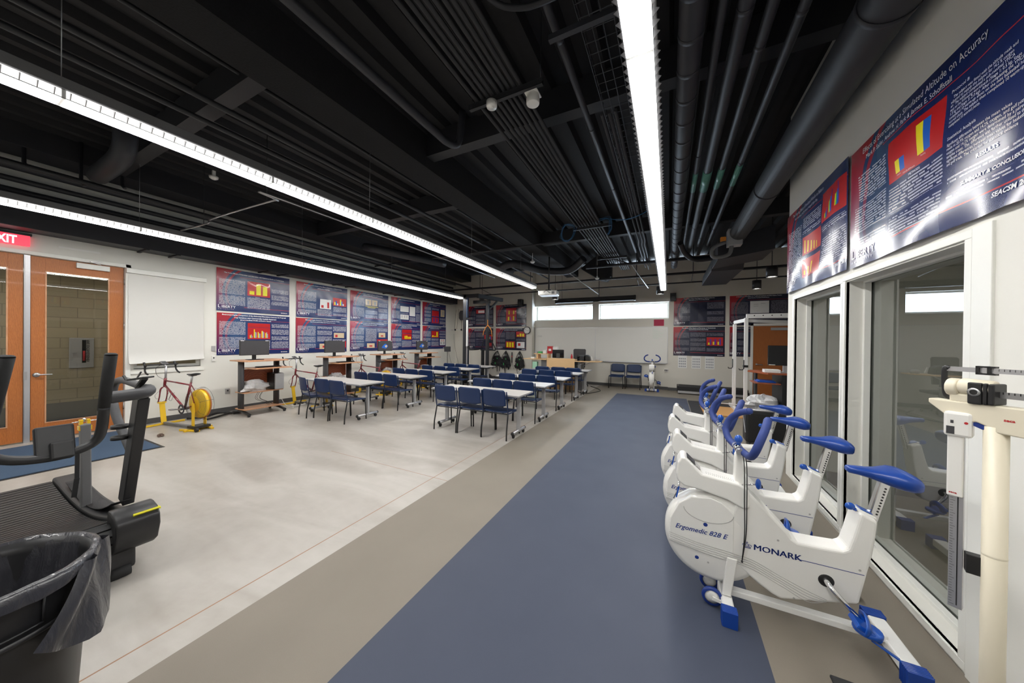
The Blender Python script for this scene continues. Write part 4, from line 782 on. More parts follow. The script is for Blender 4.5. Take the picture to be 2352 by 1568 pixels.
# ---------------------------------------------------------------- white and blue exercise bikes
def make_ergometer():
    t = thing('exercise_bike', '', 'exercise bike', (.55, 2.405, 0), 0, 'white and blue stationary bikes')
    ox = .55
    def loc(b): return b.xf(Matrix.Translation((-ox, 0, 0)))
    body = [(.933, .748), (1.0, .717), (.993, .636), (.980, .527), (.958, .405), (.933, .262), (.925, .25), (.816, .219), (.70, .188), (.601, .160), (.561, .175), (.50, .21), (.43, .26), (.36, .30), (.36, .60), (.395, .70), (.438, .756), (.535, .660), (.632, .556), (.65, .528), (.675, .513), (.77, .515), (.862, .522), (.885, .538), (.904, .611)]
    b = MB(); b.prism(body, -.088, .088, 'xz'); o = loc(b).build('frame_shell', 'white_plastic', t, bevel=.016, seg=3)
    b = MB(); c = (.262, 0, .415)
    b.lathe([(.0001, -.093), (.10, -.093), (.235, -.085), (.262, -.07), (.27, -.045), (.27, .045), (.262, .07), (.235, .085), (.10, .093), (.0001, .093)], c, 'y', 56)
    loc(b).build('flywheel_cover', 'white_plastic', t)
    # flat side panel carrying the name, with the dished upper part outlined
    b = MB(); pan = [(.018, .345), (.30, .300), (.345, .318), (.372, .33), (.372, .60), (.31, .655), (.25, .672), (.14, .655), (.07, .60), (.022, .49)]
    b.prism(pan, -.098, .098, 'xz'); loc(b).build('side_panel', 'white_plastic', t, bevel=.006)
    b = MB()
    for sy in (-1, 1):
        pts = [(.235+.135*math.cos(a), sy*.0985, .59+.075*math.sin(a)) for a in (math.pi*(1.02+.96*i/16) for i in range(17))]
        b.tube(pts, .0022, 5)
    loc(b).build('dish_edge', 'groove_grey', t)
    for k in range(5):
        b = MB()
        for sy in (-1, 1):
            d = -.0135*k
            pts = smooth_pts([(.02, sy*.0985, .397+d), (.20, sy*.0988, .372+d), (.36, sy*.0988, .362+d), (.47, sy*.090, .345+d), (.60, sy*.0885, .30+d-.006), (.72, sy*.0885, .252+d*1.1), (.80, sy*.0885, .232+d*.5 if k < 2 else .222)], 5)
            b.tube(pts, .0016, 5)
        loc(b).build('groove', 'groove_grey', t)
    # console
    con = [(.052, .79), (.062, .865), (.082, .903), (.106, .905), (.20, .815), (.395, .790), (.445, .765), (.447, .655), (.42, .642), (.395, .652), (.338, .680), (.193, .709), (.10, .718), (.062, .745)]
    b = MB(); b.prism(con, -.105, .105, 'xz'); co = loc(b).build('console', 'white_plastic', t, bevel=.014, seg=3)
    b = MB(); b.bar((.118, 0, .899), (.165, 0, .854), .12, .004, (1, 0, 1)); loc(b).build('display', 'dark_grey', co)
    b = MB(); b.bar((.172, 0, .847), (.195, 0, .825), .10, .003, (1, 0, 1)); loc(b).build('button_pad', 'groove_grey', co)
    b = MB()
    for k in range(14): b.box(.225+k*.011, .227+k*.011, -.07, -.055, .8125-k*.0014, .8145-k*.0014); b.box(.225+k*.011, .227+k*.011, -.04, -.028, .8125-k*.0014, .8145-k*.0014)
    loc(b).build('scale_marks', 'groove_grey', co)
    # weight strap at the front
    b = MB(); b.tube([(.075, -.02, .74), (.07, -.02, .66), (.045, -.02, .60)], .006, 6); loc(b).build('brake_cord', 'chrome', t)
    b = MB(); b.bar((.073, -.02, .69), (.058, -.02, .615), .022, .008, (1, 0, 0)); loc(b).build('cord_tag', 'blue', t)
    # handle post and bar
    b = MB(); b.prism([(.375, .74), (.43, .74), (.418, .955), (.382, .955)], -.033, .033, 'xz'); loc(b).build('handle_post', 'white_plastic', t, bevel=.008)
    b = MB(); b.box(.385, .415, -.018, .018, .95, 1.0); b.cyl((.40, -.035, .99), (.40, .035, .99), .024, 12); loc(b).build('clamp', 'chrome', t)
    b = MB(); b.ball((.40, 0, 1.045), .022, 12, 8, (1, 1, 1.2)); b.cyl((.40, 0, 1.0), (.40, 0, 1.04), .012, 10); loc(b).build('clamp_knob', 'blue', t)
    for s in (-1, 1):
        b = MB(); b.tube(smooth_pts([(.405, s*.02, .985), (.408, s*.10, .982), (.402, s*.18, .998), (.402, s*.235, 1.045), (.425, s*.24, 1.115), (.465, s*.195, 1.172), (.50, s*.13, 1.20)], 6), .0205, 12); b.ball((.502, s*.128, 1.201), .0205, 10, 6); b.xf(Matrix.Translation((.40, 0, 0)) @ Matrix.Rotation(R(9), 4, 'Z') @ Matrix.Translation((-.40, 0, 0))); loc(b).build('handlebar', 'blue_foam', t)
        b = MB(); b.tube([(.398, s*.045, .985), (.396, s*.075, .985)], .0195, 12); loc(b).build('bar_sleeve', 'alu', t)
    # tension lever
    b = MB(); b.tube([(.41, -.06, .785), (.475, -.09, .812)], .004, 6); loc(b).build('lever_rod', 'chrome', t)
    b = MB(); b.ball((.483, -.093, .818), .032, 14, 8, (.45, .5, 1.0)); loc(b).build('lever_knob', 'blue', t)
    # seat post, collar, saddle
    b = MB(); b.bar((.992, 0, .68), (1.045, 0, .915), .036, .040, (1, 0, 0)); po = loc(b).build('seat_post', 'chrome', t, bevel=.005)
    b = MB()
    for k in range(10):
        f = .24+.068*k; x, z = .992+.053*f, .68+.235*f; b.lathe([(.0001, -.0195), (.0045, -.0195)], (x+.006, 0, z), 'y', 10); b.lathe([(.0001, .0195), (.0045, .0195)], (x+.006, 0, z), 'y', 10)
    loc(b).build('adjustment_holes', 'black', po)
    b = MB(); b.prism([(.928, .742), (1.006, .711), (1.004, .724), (.932, .757)], -.05, .05, 'xz'); loc(b).build('post_collar', 'white_plastic', t, bevel=.008)
    b = MB(); b.prism([(.945, .752), (.992, .733), (.992, .737), (.945, .757)], -.035, .035, 'xz'); loc(b).build('collar_insert', 'blue', t)
    b = MB(); b.ball((.905, -.02, .757), .022, 12, 8, (1.0, .6, .9)); b.cyl((.91, -.02, .75), (.95, -.01, .735), .009, 8); loc(b).build('height_knob', 'blue', t)
    prof = [(.893, .016, .968, .022), (.902, .030, .973, .036), (.94, .037, .975, .042), (.98, .046, .975, .050), (1.02, .066, .977, .064), (1.05, .092, .981, .078), (1.085, .115, .987, .092), (1.115, .120, .985, .094), (1.14, .108, .975, .08), (1.153, .075, .962, .055)]
    rings = []
    for x, hw, zt, th in prof:
        r = []
        for j in range(16):
            a = 2*math.pi*j/16; ca, sa = math.cos(a), math.sin(a)
            y = hw*math.copysign(abs(ca)**.8, ca); z = (zt-th*.35) + (th*.35 if sa > 0 else th*.65)*math.copysign(abs(sa)**.75, sa)
            r.append((x, y, z))
        rings.append(r)
    b = MB(); b.loft(rings); loc(b).build('saddle', 'blue_vinyl', t)
    # cranks and pedals
    b = MB(); b.lathe([(.0001, -.092), (.028, -.092), (.034, -.089), (.036, -.085)], (.797, 0, .337), 'y', 20); loc(b).build('crank_socket', 'black', t)
    for s in (-1, 1):
        sg = 1 if s < 0 else -1
        e = (.797+sg*.105, s*.135, .337-sg*.115)
        b = MB(); b.tube(smooth_pts([(.797, s*.05, .337), (.800, s*.10, .333), (.83, s*.125, .30), e], 4), [.017]*3+[.013]*10, 10); cr = loc(b).build('crank', 'chrome', t)
        px, py, pz = e[0], s*.19, e[2]
        b = MB(); b.box(px-.05, px+.05, py-.045, py+.045, pz-.012, pz+.012, M=rotm('Y', 28)); b.lathe([(.0001, -.012), (.055, -.012), (.055, .010), (.0001, .010)], (px+.01, py, pz-.008), 'z', 18)
        pe = loc(b).build('pedal', 'blue', t, bevel=.006)
        b = MB(); pts = smooth_pts([(px-.01, py-.05, pz), (px-.005, py-.05, pz+.035), (px+.005, py, pz+.055), (px+.01, py+.05, pz+.035), (px+.01, py+.052, pz-.01)], 5); b.tube(pts, .006, 8, rx=3.2, up=(0, 0, 1)); loc(b).build('strap', 'blue', pe)
        b = MB(); b.bar((px+.01, py-.03, pz-.03), (px+.10, py-.055, pz-.07), .026, .006, (1, 0, 1)); loc(b).build('strap_end', 'blue', pe)
    # base
    b = MB(); b.prism([(.338, .33), (.392, .33), (.362, .09), (.312, .09)], -.105, -.06, 'xz'); b.prism([(.338, .33), (.392, .33), (.362, .09), (.312, .09)], .06, .105, 'xz'); loc(b).build('front_strut', 'white_plastic', t, bevel=.006)
    b = MB(); b.bar((.34, 0, .085), (1.06, 0, .085), .05, .036); loc(b).build('base_rail', 'white_paint', t, bevel=.005)
    for x, w_ in ((.337, .062), (1.085, .075)):
        b = MB(); b.box(x-w_/2, x+w_/2, -.15, .15, .030, .086); ft = loc(b).build('stabilizer', 'white_paint', t, bevel=.008)
        for s in (-1, 1):
            b = MB(); b.box(x-w_/2-.006, x+w_/2+.006, s*.15 if s > 0 else -.215, .215 if s > 0 else -.15, 0, .090)
            for k in range(6): b.box(x-w_/2-.009, x+w_/2+.009, s*(.158+k*.010)-.002, s*(.158+k*.010)+.002, .0, .092)
            loc(b).build('end_cap', 'blue_vinyl', ft, bevel=.004)
    for s in (-1, 1):
        b = MB(); b.lathe([(.040, -.011), (.054, -.011), (.057, 0), (.054, .011), (.040, .011)], (.262, s*.075, .062), 'y', 28); wh = loc(b).build('wheel', 'blue_ink', t)
        b = MB(); b.lathe([(.0001, -.008), (.012, -.012), (.041, -.006), (.041, .006), (.012, .012), (.0001, .008)], (.262, s*.075, .062), 'y', 24); b.bar((.262, s*.092, .062), (.33, s*.092, .05), .01, .018); loc(b).build('wheel_hub', 'white_plastic', wh)
    b = MB(); b.box(.985, 1.03, .02, .06, .088, .090); loc(b).build('rating_plate', 'groove_grey', t)
    # lettering
    def lt(s, x, z, size, y, **k):
        b = MB(); b.text(s, Matrix(((1, 0, 0, x-ox), (0, 0, 1, y), (0, 1, 0, z), (0, 0, 0, 1))), size, **k)
        b.text(s, Matrix(((-1, 0, 0, x-ox+k.get('wid', .2)), (0, 0, -1, -y), (0, 1, 0, z), (0, 0, 0, 1))), size, **{a: q for a, q in k.items()}) if 0 else None
        return b
    b = lt('Ergomedic 828 E', .052, .437, .042, -.0995, shear=.35, sx=.98, bold=.0006); b.build('name_lettering', 'blue_ink', t)
    b = lt('MONARK', .468, .411, .048, -.0893, sx=1.08)
    for dx_ in (.0009, .0018, .0027): b.text('MONARK', Matrix(((1, 0, 0, .468-ox+dx_), (0, 0, 1, -.0893), (0, 1, 0, .411+dx_*.3), (0, 0, 0, 1))), .048, sx=1.08); b.build('name_lettering', 'blue_ink', t)
    b = MB()
    x0, z0, y0 = .415-ox, .412, -.0895
    b.box(x0+.004, x0+.042, y0-.001, y0, z0, z0+.004); b.box(x0+.004, x0+.042, y0-.001, y0, z0+.007, z0+.010)
    for cxx, r_ in ((.010, .009), (.023, .0105), (.036, .009)):
        b.tube([(x0+cxx+r_*math.cos(math.pi*i/8), y0-.0004, z0+.012+r_*1.2*math.sin(math.pi*i/8)) for i in range(9)], .0013, 4)
    for q in (.003, .0165, .0295, .043): b.ball((x0+q, y0, z0+.020), .0022, 6, 4, (1, .4, 1))
    b.box(x0+.0218, x0+.0242, y0-.001, y0, z0+.025, z0+.040); b.box(x0+.017, x0+.029, y0-.001, y0, z0+.031, z0+.0335)
    b.build('crown_emblem', 'blue_ink', t)
    b = MB(); b.box(.660, .948, -.0893, -.088, .4165, .4195); loc(b).build('trim_line', 'blue_ink', t)
    b = MB()
    for (x, z, r_) in ((.222, .498, .012), (.178, .275, .011)): b.lathe([(.0001, -.101 if z > .4 else -.0935), (r_, -.100 if z > .4 else -.0925)], (x, 0, z), 'y', 18)
    loc(b).build('badge', 'blue_ink', t)
    b = MB()
    for (x, z) in ((.585, .50), (.93, .44), (.66, .19), (.24, .26)): b.lathe([(.0001, -.0905), (.006, -.0905)], (x, 0, z), 'y', 12)
    loc(b).build('screw_cap', 'groove_grey', t)
    for ch in t.children:
        if ch.name.split('.')[0] in ('frame_shell', 'flywheel_cover', 'side_panel', 'dish_edge', 'groove', 'console', 'crank_socket', 'front_strut', 'name_lettering', 'crown_emblem', 'trim_line', 'badge', 'screw_cap', 'post_collar', 'collar_insert', 'tension'):
            for o in (ch, *ch.children):
                for vv in o.data.vertices: vv.co.y *= .74
    return t
bike = make_ergometer(); bike['label'] = 'nearest white exercise bike in the row along the glass, with glossy bright blue saddle'
b = MB()
for dx in (-.006, .006): b.tube(smooth_pts([(-.13+dx, -.05, .965), (-.128+dx, -.090, .90), (-.126+dx, -.092, .70), (-.124+dx*.6, -.084, .50), (-.138, -.082, .335)], 5), .0028, 6)
b.ball((-.138, -.082, .33), .006, 8, 6); b.build('safety_cord', 'black', bike)
for (y, x, nm) in ((3.01, .53, 'second'), (3.64, .50, 'third'), (4.28, .55, 'fourth and farthest')):
    dup(bike, (x, y, 0), rnd.uniform(-.03, .03), f'{nm} white exercise bike with dull blue saddle in the row along the glass')
dup(bike, (-.48, 11.62, 0), R(90), 'white exercise bike standing alone before the far wall, facing the room')
# ---------------------------------------------------------------- computer carts and training bikes along the left wall
def make_cart():
    t = thing('computer_cart', '', 'computer cart', (0, 0, 0), 0, 'computer carts along the left wall')
    # local x = depth (front +x), y = width
    for s in (-1, 1):
        b = MB(); n = 16; pts = [(-.02+.105*math.cos(2*math.pi*i/n), s*.335+.035*math.sin(2*math.pi*i/n)) for i in range(n)]
        b.prism(pts, .09, 1.14, 'xy', True); po = b.build('post', 'dark_grey', t)
        b = MB(); b.tube(smooth_pts([(-.30, s*.335, .055), (-.1, s*.335, .085), (.1, s*.335, .085), (.33, s*.335, .05)], 4), .022, 8, rx=1.5); b.build('base_foot', 'black', po)
        for x in (-.28, .31):
            b = MB(); b.cyl((x, s*.335-.016, .027), (x, s*.335+.016, .027), .027, 12); b.build('caster', 'rubber', po)
    b = MB(); b.prism([(-.30, -.42), (.30, -.42), (.36, -.38), (.36, .38), (.30, .42), (-.30, .42)], 1.14, 1.165, 'xy'); b.build('top_board', 'cart_top', t, bevel=.004)
    b = MB(); b.box(-.05, .46, -.30, .42, .985, 1.005); b.build('keyboard_tray', 'cart_top', t, bevel=.003)
    b = MB(); b.box(-.13, -.11, -.31, .31, .62, .96); b.build('back_panel', 'cart_wood', t)
    b = MB(); b.box(-.18, .20, -.37, .37, .475, .493); b.build('shelf', 'cart_top', t, bevel=.003)
    b = MB(); b.box(-.18, .20, -.37, .37, .125, .145); b.build('shelf', 'cart_top', t, bevel=.003)
    b = MB(); rn = random.Random(3)
    for k in range(4):
        y = rn.uniform(-.05, .2); b.tube(smooth_pts([(-.05, y, .475), (-.03, y-.08, .32), (.02, y+.05, .22), (.0, y+.16, .15)], 5), .0035, 5)
    b.build('hanging_cable', 'black', t)
    return t
def make_monitor():
    t = thing('monitor', '', 'monitor', (0, 0, 0), 0, 'flat monitors on the left carts')
    b = MB(); b.box(-.02, .012, -.265, .265, .10, .42); b.build('bezel', 'black', t, bevel=.004)
    b = MB(); b.box(.0122, .0135, -.256, .256, .112, .412); b.build('screen', 'dark_grey', t)
    b = MB(); b.box(-.045, -.02, -.035, .035, .0, .2); b.build('stand', 'black', t); b = MB(); b.box(-.11, .12, -.13, .13, 0, .012); b.build('stand_base', 'black', t, bevel=.006)
    return t
cY = [3.76, 5.60, 7.28, 8.95]; CO = ['nearest', 'second', 'third', 'farthest']
cart = make_cart(); mon = make_monitor()
kb = MB(); kb.box(-.075, .075, -.22, .22, 0, .018, M=rotm('Y', 4))
for i in range(5):
    for j in range(15): kb.box(-.062+i*.026, -.042+i*.026, -.205+j*.0275, -.183+j*.0275, .017, .023)
kbd = kb.build('keyboard', 'black')
tag(kbd, '', 'keyboard', 'keyboards on the left carts')
bg0 = MB(); bg0.blob((0, 0, .0), (.34, .44, .30), 5, .35, 22, 12); bagw = bg0.build('plastic_bag', 'bag_white'); tag(bagw, '', 'plastic bag', 'white plastic bags on the left carts')
for i, y in enumerate(cY):
    x = -8.05 if i else -8.04
    nm = CO[i]
    if i == 0: cart.location = (x, y, 0); cart['label'] = 'nearest wood and dark grey computer cart by the left wall, with a black tower computer'
    else: dup(cart, (x, y, 0), 0, f'{nm} wood and dark grey computer cart by the left wall')
    lab = ['dark blank monitor on the nearest left cart', 'dark blue-grey blank monitor on the second left cart', 'monitor with blue picture on the third left cart', 'monitor with blue picture on the farthest left cart'][i]
    mx, my = x+.02, y-.11
    if i == 0: mon.location = (mx, my, 1.165); mon.rotation_euler = (0, 0, R(-4)); mon['label'] = lab; mm = mon
    else: mm = dup(mon, (mx, my, 1.165), R(-8 if i == 1 else -4), lab)
    if i >= 2:
        b = MB(); pts = [(-.12, .24), (-.06, .30), (0, .33), (.05, .29), (.10, .26), (.06, .20), (.0, .17), (-.06, .19), (-.14, .20)]
        b.prism(pts, .0137, .0145, 'yz'); b.build('screen_image', 'p_blue', mm)
        b = MB(); b.prism([(-.03, .26), (.04, .29), (.07, .25), (.02, .20)], .0145, .015, 'yz'); b.build('screen_image', 'p_tan', mm)
    b = MB(); b.box(.0137, .0145, -.25, -.19, .405, .418); b.box(.0137, .0145, .19, .25, .405, .418); b.build('sticker', 'white_paper', mm) if i < 2 else None
    k = kbd if i == 0 else kbd.copy()
    if i: COL.objects.link(k)
    k.location = (x+.22, y+.06, 1.006); k['label'] = f'black keyboard on the pull-out tray of the {nm} left cart'
    k = bagw if i == 0 else bagw.copy()
    if i: COL.objects.link(k)
    k.location = (x+.02, y-.12+.05*i, .577); k.rotation_euler = (0, 0, i*1.7); k.scale = (1, 1, .95 if i % 2 else 1.1); k['label'] = f'crumpled white plastic bag on the shelf of the {nm} left cart'
t = thing('tower_computer', 'black tower computer on the shelf of the nearest left cart', 'computer', (-8.02, 4.04, .494)); b = MB(); b.box(-.19, .17, -.09, .09, 0, .36); b.build('computer_case', 'black', t, bevel=.006); b = MB(); b.box(.17, .205, -.088, .088, .005, .355); b.build('front_panel', 'alu_grey', t, bevel=.006)
def make_trainer():
    t = thing('training_bike', '', 'stationary bicycle', (0, 0, 0), 0, 'red bicycles on yellow trainer stands')
    red = MB(); BB, ST, HT, HB, HUB = (0, 0, .34), (.16, 0, .80), (-.565, 0, .845), (-.585, 0, .745), (.40, 0, .46)
    red.tube([BB, (.175, 0, .83)], .0165, 10); red.tube([(.15, 0, .78), (-.567, 0, .825)], .0145, 10); red.tube([BB, HB], .018, 10); red.tube([(-.562, 0, .87), (-.59, 0, .72)], .021, 12)
    for s in (-1, 1):
        red.tube([(0, s*.02, .34), (.37, s*.055, .44)], .009, 8); red.tube([(.15, s*.015, .78), (.38, s*.055, .45)], .007, 8)
    red.build('bike_frame', 'red_bike', t)
    b = MB(); b.tube([(-.588, 0, .73), (-.592, 0, .705)], .02, 10)
    for s in (-1, 1): b.tube(smooth_pts([(-.592, s*.02, .705), (-.605, s*.048, .66), (-.625, s*.052, .53), (-.665, s*.052, .425)], 4), [.013]*6+[.010]*7, 8)
    b.build('fork', 'red_bike', t)
    b = MB(); b.tube([(-.56, 0, .86), (-.545, 0, 1.10)], .0165, 10); b.tube([(-.545, 0, 1.09), (-.61, 0, 1.125)], .016, 8); b.build('stem', 'alu', t)
    b = MB()
    for s in (-1, 1):
        b.tube(smooth_pts([(-.61, 0, 1.125), (-.61, s*.10, 1.125), (-.615, s*.19, 1.125), (-.66, s*.205, 1.12), (-.70, s*.21, 1.09), (-.70, s*.215, 1.03), (-.66, s*.22, .98), (-.60, s*.22, .955)], 5), .0135, 8)
        b.tube(smooth_pts([(-.70, s*.21, 1.10), (-.73, s*.21, 1.14), (-.74, s*.21, 1.17)], 3), .016, 8); b.tube([(-.735, s*.21, 1.12), (-.70, s*.215, 1.0)], .006, 6)
    b.build('handlebar', 'black', t)
    b = MB(); b.box(-.66, -.56, -.045, .045, 1.145, 1.165, M=rotm('Y', 25)); hc = b.build('head_unit', 'mid_grey', t, bevel=.005); b = MB(); b.box(-.65, -.57, -.03, .03, 1.165, 1.168, M=rotm('Y', 25)); b.build('display', 'dark_grey', hc)
    b = MB(); b.tube(smooth_pts([(-.60, -.03, 1.13), (-.70, -.07, 1.05), (-.68, -.06, .92), (-.58, -.02, .85)], 5), .003, 5); b.tube(smooth_pts([(-.60, .03, 1.13), (-.66, .06, 1.0), (-.57, .02, .85)], 5), .003, 5); b.build('brake_cable', 'black', t)
    b = MB(); b.tube([(.17, 0, .82), (.205, 0, .945)], .0135, 10); b.build('seat_post', 'alu', t)
    rings = []
    for x, hw, z, th in ((.07, .012, .972, .018), (.12, .022, .975, .025), (.18, .035, .975, .032), (.24, .060, .982, .038), (.30, .072, .99, .036), (.335, .06, .992, .026)):
        rings.append([(x, hw*math.cos(2*math.pi*j/12), z-.3*th+th*.6*math.sin(2*math.pi*j/12)) for j in range(12)])
    b = MB(); b.loft(rings); b.tube([(.13, -.02, .95), (.20, -.022, .94), (.29, -.022, .955)], .0035, 5); b.tube([(.13, .02, .95), (.20, .022, .94), (.29, .022, .955)], .0035, 5); b.build('saddle', 'black', t)
    b = MB(); b.lathe([(.055, -.05), (.085, -.052), (.088, -.048), (.085, -.045), (.055, -.045)], BB, 'y', 28); b.cyl((0, -.06, .34), (0, .06, .34), .02, 12); cs = b.build('chainring', 'dark_grey', t)
    for s, e in ((-1, (-.16, -.07, .33)), (1, (.16, .07, .35))):
        b = MB(); b.bar((0, s*.062, .34), e, .014, .024); cr = b.build('crank_arm', 'alu', cs); b = MB(); b.box(e[0]-.045, e[0]+.045, s*.08-.02 if s > 0 else -.13, .13 if s > 0 else -.06, e[2]-.01, e[2]+.01); b.build('pedal', 'silver', cr, bevel=.004)
    b = MB()
    for dx, dz, m_ in ((-.40, .62, 1), (-.33, .60, 1)):
        b.tube(smooth_pts([(dx, -.03, dz), (dx-.02, -.05, dz-.10), (dx+.05, -.05, dz-.12), (dx+.07, -.03, dz-.02), (dx+.02, 0, dz+.02)], 4), .0025, 5)
    b.tube(smooth_pts([(-.66, -.05, .62), (-.70, -.08, .55), (-.72, -.05, .48), (-.66, -.03, .5)], 4), .0025, 5); b.build('bottle_cage', 'dark_grey', t)
    # yellow stands
    b = MB(); b.bar((-.665, 0, .40), (-.60, 0, .03), .075, .02, (1, 0, 0)); b.bar((-.60, -.30, .018), (-.60, .30, .018), .035, .03); b.box(-.69, -.64, -.055, .055, .395, .42); b.bar((-.60, 0, .04), (-.56, 0, .03), .07, .02); b.build('front_stand', 'yellow', t, bevel=.003)
    b = MB(); b.cyl((-.665, -.07, .428), (-.665, .07, .428), .006, 8); b.build('skewer', 'chrome', t)
    b = MB(); b.bar((-.58, 0, .035), (.20, 0, .035), .05, .035); b.build('rail', 'mid_grey', t)
    b = MB(); b.bar((.16, 0, .035), (.38, 0, .035), .055, .04)
    for s in (-1, 1): b.bar((.40, s*.085, .02), (.40, s*.085, .48), .012, .07, (1, 0, 0)) ; b.bar((.20, s*.16, .018), (.58, s*.10, .018), .04, .03)
    b.bar((.38, -.20, .018), (.38, .20, .018), .045, .03); b.build('rear_stand', 'yellow', t, bevel=.003)
    b = MB(); b.lathe([(.0001, -.03), (.10, -.034), (.23, -.026), (.25, -.016), (.25, .03), (.0001, .035)], (.40, 0, .46), 'y', 48); fw_ = b.build('fan_disc', 'yellow', t)
    b = MB(); b.lathe([(.246, .028), (.262, .028), (.262, .042), (.246, .042)], (.40, 0, .46), 'y', 48); b.build('wheel_rim', 'rust', fw_)
    for y_ in (-.075,):
        b = MB()
        for r_ in (.15, .17, .19, .21, .23, .25, .27, .285): b.tube([(.40+r_*math.cos(2*math.pi*i/32), y_+.05*max(0, r_-.2)*5, .46+r_*math.sin(2*math.pi*i/32)) for i in range(32)], .0018, 4, closed=True)
        for i in range(6):
            a = 2*math.pi*i/6+.3; b.tube([(.40+.15*math.cos(a), y_, .46+.15*math.sin(a)), (.40+.20*math.cos(a), y_, .46+.20*math.sin(a)), (.40+.29*math.cos(a), y_+.06, .46+.29*math.sin(a)), (.40+.29*math.cos(a), .06, .46+.29*math.sin(a))], .0025, 4)
        b.tube([(.40+.29*math.cos(2*math.pi*i/32), .06, .46+.29*math.sin(2*math.pi*i/32)) for i in range(32)], .0025, 4, closed=True)
    b.build('wire_guard', 'dark_grey', t)
    b = MB(); b.box(.30, .50, -.12, .12, .04, .085); b.cyl((.56, -.14, .035), (.56, -.10, .035), .035, 12); b.build('resistance_unit', 'black', t, bevel=.006)
    return t
tb = make_trainer(); TO = ['nearest', 'second', 'third', 'farthest']
for i, (x, y, a) in enumerate(((-7.86, 2.50, 9), (-7.86, 4.78, 6), (-7.86, 6.66, 4), (-7.86, 8.32, 3))):
    lab = f'{TO[i]} red wheelless bicycle clamped in a yellow trainer stand by the left wall'
    if i == 0: tb.location = (x, y, 0); tb.rotation_euler = (0, 0, R(a)); tb['label'] = lab
    else: dup(tb, (x, y, 0), R(a), lab)
# floor hoses, power strips, litter, wall plates
b = MB(); b.tube(smooth_pts([(-8.55, 2.75, .03), (-8.45, 3.0, .03), (-8.5, 3.25, .05), (-8.3, 3.45, .03), (-8.42, 3.6, .03)], 6), .025, 8); b.tube(smooth_pts([(-8.1, 2.9, .03), (-8.2, 3.1, .03), (-8.35, 3.3, .03), (-8.55, 3.6, .03)], 6), .02, 8); sm('cable_hose', b, 'black', 'thick black cable sleeve on the floor between the nearest red bicycle and cart', 'cable')
t = thing('power_strip', 'white power strip on the floor by the second red bicycle', 'power strip', (-8.05, 4.62, 0)); b = MB(); b.box(-.03, .03, -.2, .2, 0, .035); b.build('strip_body', 'white_plastic', t, bevel=.006)
for k in range(4): b = MB(); b.box(-.02, .02, -.15+k*.09, -.11+k*.09, .034, .065); b.build('plug', 'black', t)
b = MB(); b.tube(smooth_pts([(-8.02, 4.1, .45), (-8.0, 4.25, .1), (-7.85, 4.35, .012), (-8.0, 4.42, .012)], 6), .006, 6); sm('loose_cord', b, 'white_plastic', 'white cord running from the nearest cart to the power strip', 'cord')
b = MB(); b.blob((-7.47, 2.09, .022), (.10, .08, .06), 9, .35, 10, 6); sm('debris', b, mat('brown_leaf', (.12, .08, .06), .8) and 'brown_leaf', 'small crumpled brown scrap lying on the concrete near the door mat', 'scrap')
for (y, z, w_, h_, m_, nm, cat) in ((3.225, 1.40, .034, .056, 'alu_grey', 'small grey switch plate on the left wall beside the first poster', 'switch plate'), (3.225, 1.185, .032, .057, 'white_plastic', 'white thermostat on the left wall, below the grey switch plate', 'thermostat'), (3.47, .45, .04, .057, 'alu_grey', 'grey outlet plate low on the left wall before the nearest cart', 'outlet')):
    t = thing(cat.replace(' ', '_'), nm, cat, (XL, y, z)); b = MB(); b.box(0, .012 if m_ == 'alu_grey' else .025, -w_, w_, -h_, h_); b.build('plate', m_, t, bevel=.003)
    if cat != 'switch plate': b = MB(); b.box(.012 if m_ == 'alu_grey' else .025, .027, -.011, .011, -.0, .03); b.build('display' if cat == 'thermostat' else 'socket', 'black', t)
# extinguisher cabinet in the hallway
t = thing('extinguisher_cabinet', 'grey fire extinguisher cabinet on the hallway wall, seen through the door glass', 'cabinet', (-10.6, 1.85, 1.0))
b = MB(); b.box(0, .03, -.15, .15, 0, .60); b.build('cabinet_door', 'alu_grey', t, bevel=.006); b = MB(); b.box(.030, .033, .0, .05, .10, .56); b.build('cabinet_window', 'black_gloss', t)
b = MB(); b.cyl((.034, .025, .14), (.034, .025, .34), .016, 10); b.build('extinguisher', 'red', t); b = MB(); b.box(.03, .04, -.11, -.06, .22, .30); b.build('latch', 'silver', t)
b = MB(); b.text('FIRE EXTINGUISHER', Matrix(((0, 0, 1, .0335), (0, -1, 0, .09), (-1, 0, 0, .56), (0, 0, 0, 1))), .05, bold=.001); b.build('lettering', 'black', t)
t = thing('hall_fill_light', 'long added fill light that brightens the hallway behind the doors', 'ceiling light', (-9.7, -2, 2.75)); b = MB(); b.box(-.08, .08, 0, 6, .0, .1); b.cyl((0, 1, .1), (0, 1, .549), .01, 6); b.cyl((0, 5, .1), (0, 5, .549), .01, 6); b.build('housing', 'mid_grey', t); b = MB(); b.box(-.06, .06, .02, 5.98, -.012, -.001)  # added lamp, put here to brighten the hallway
MATS['hall_fill'] = mat('hall_fill_', (1, 1, 1), .5, emit=(1, .93, .8), es=7.0); b.build('lamp', 'hall_fill', t)
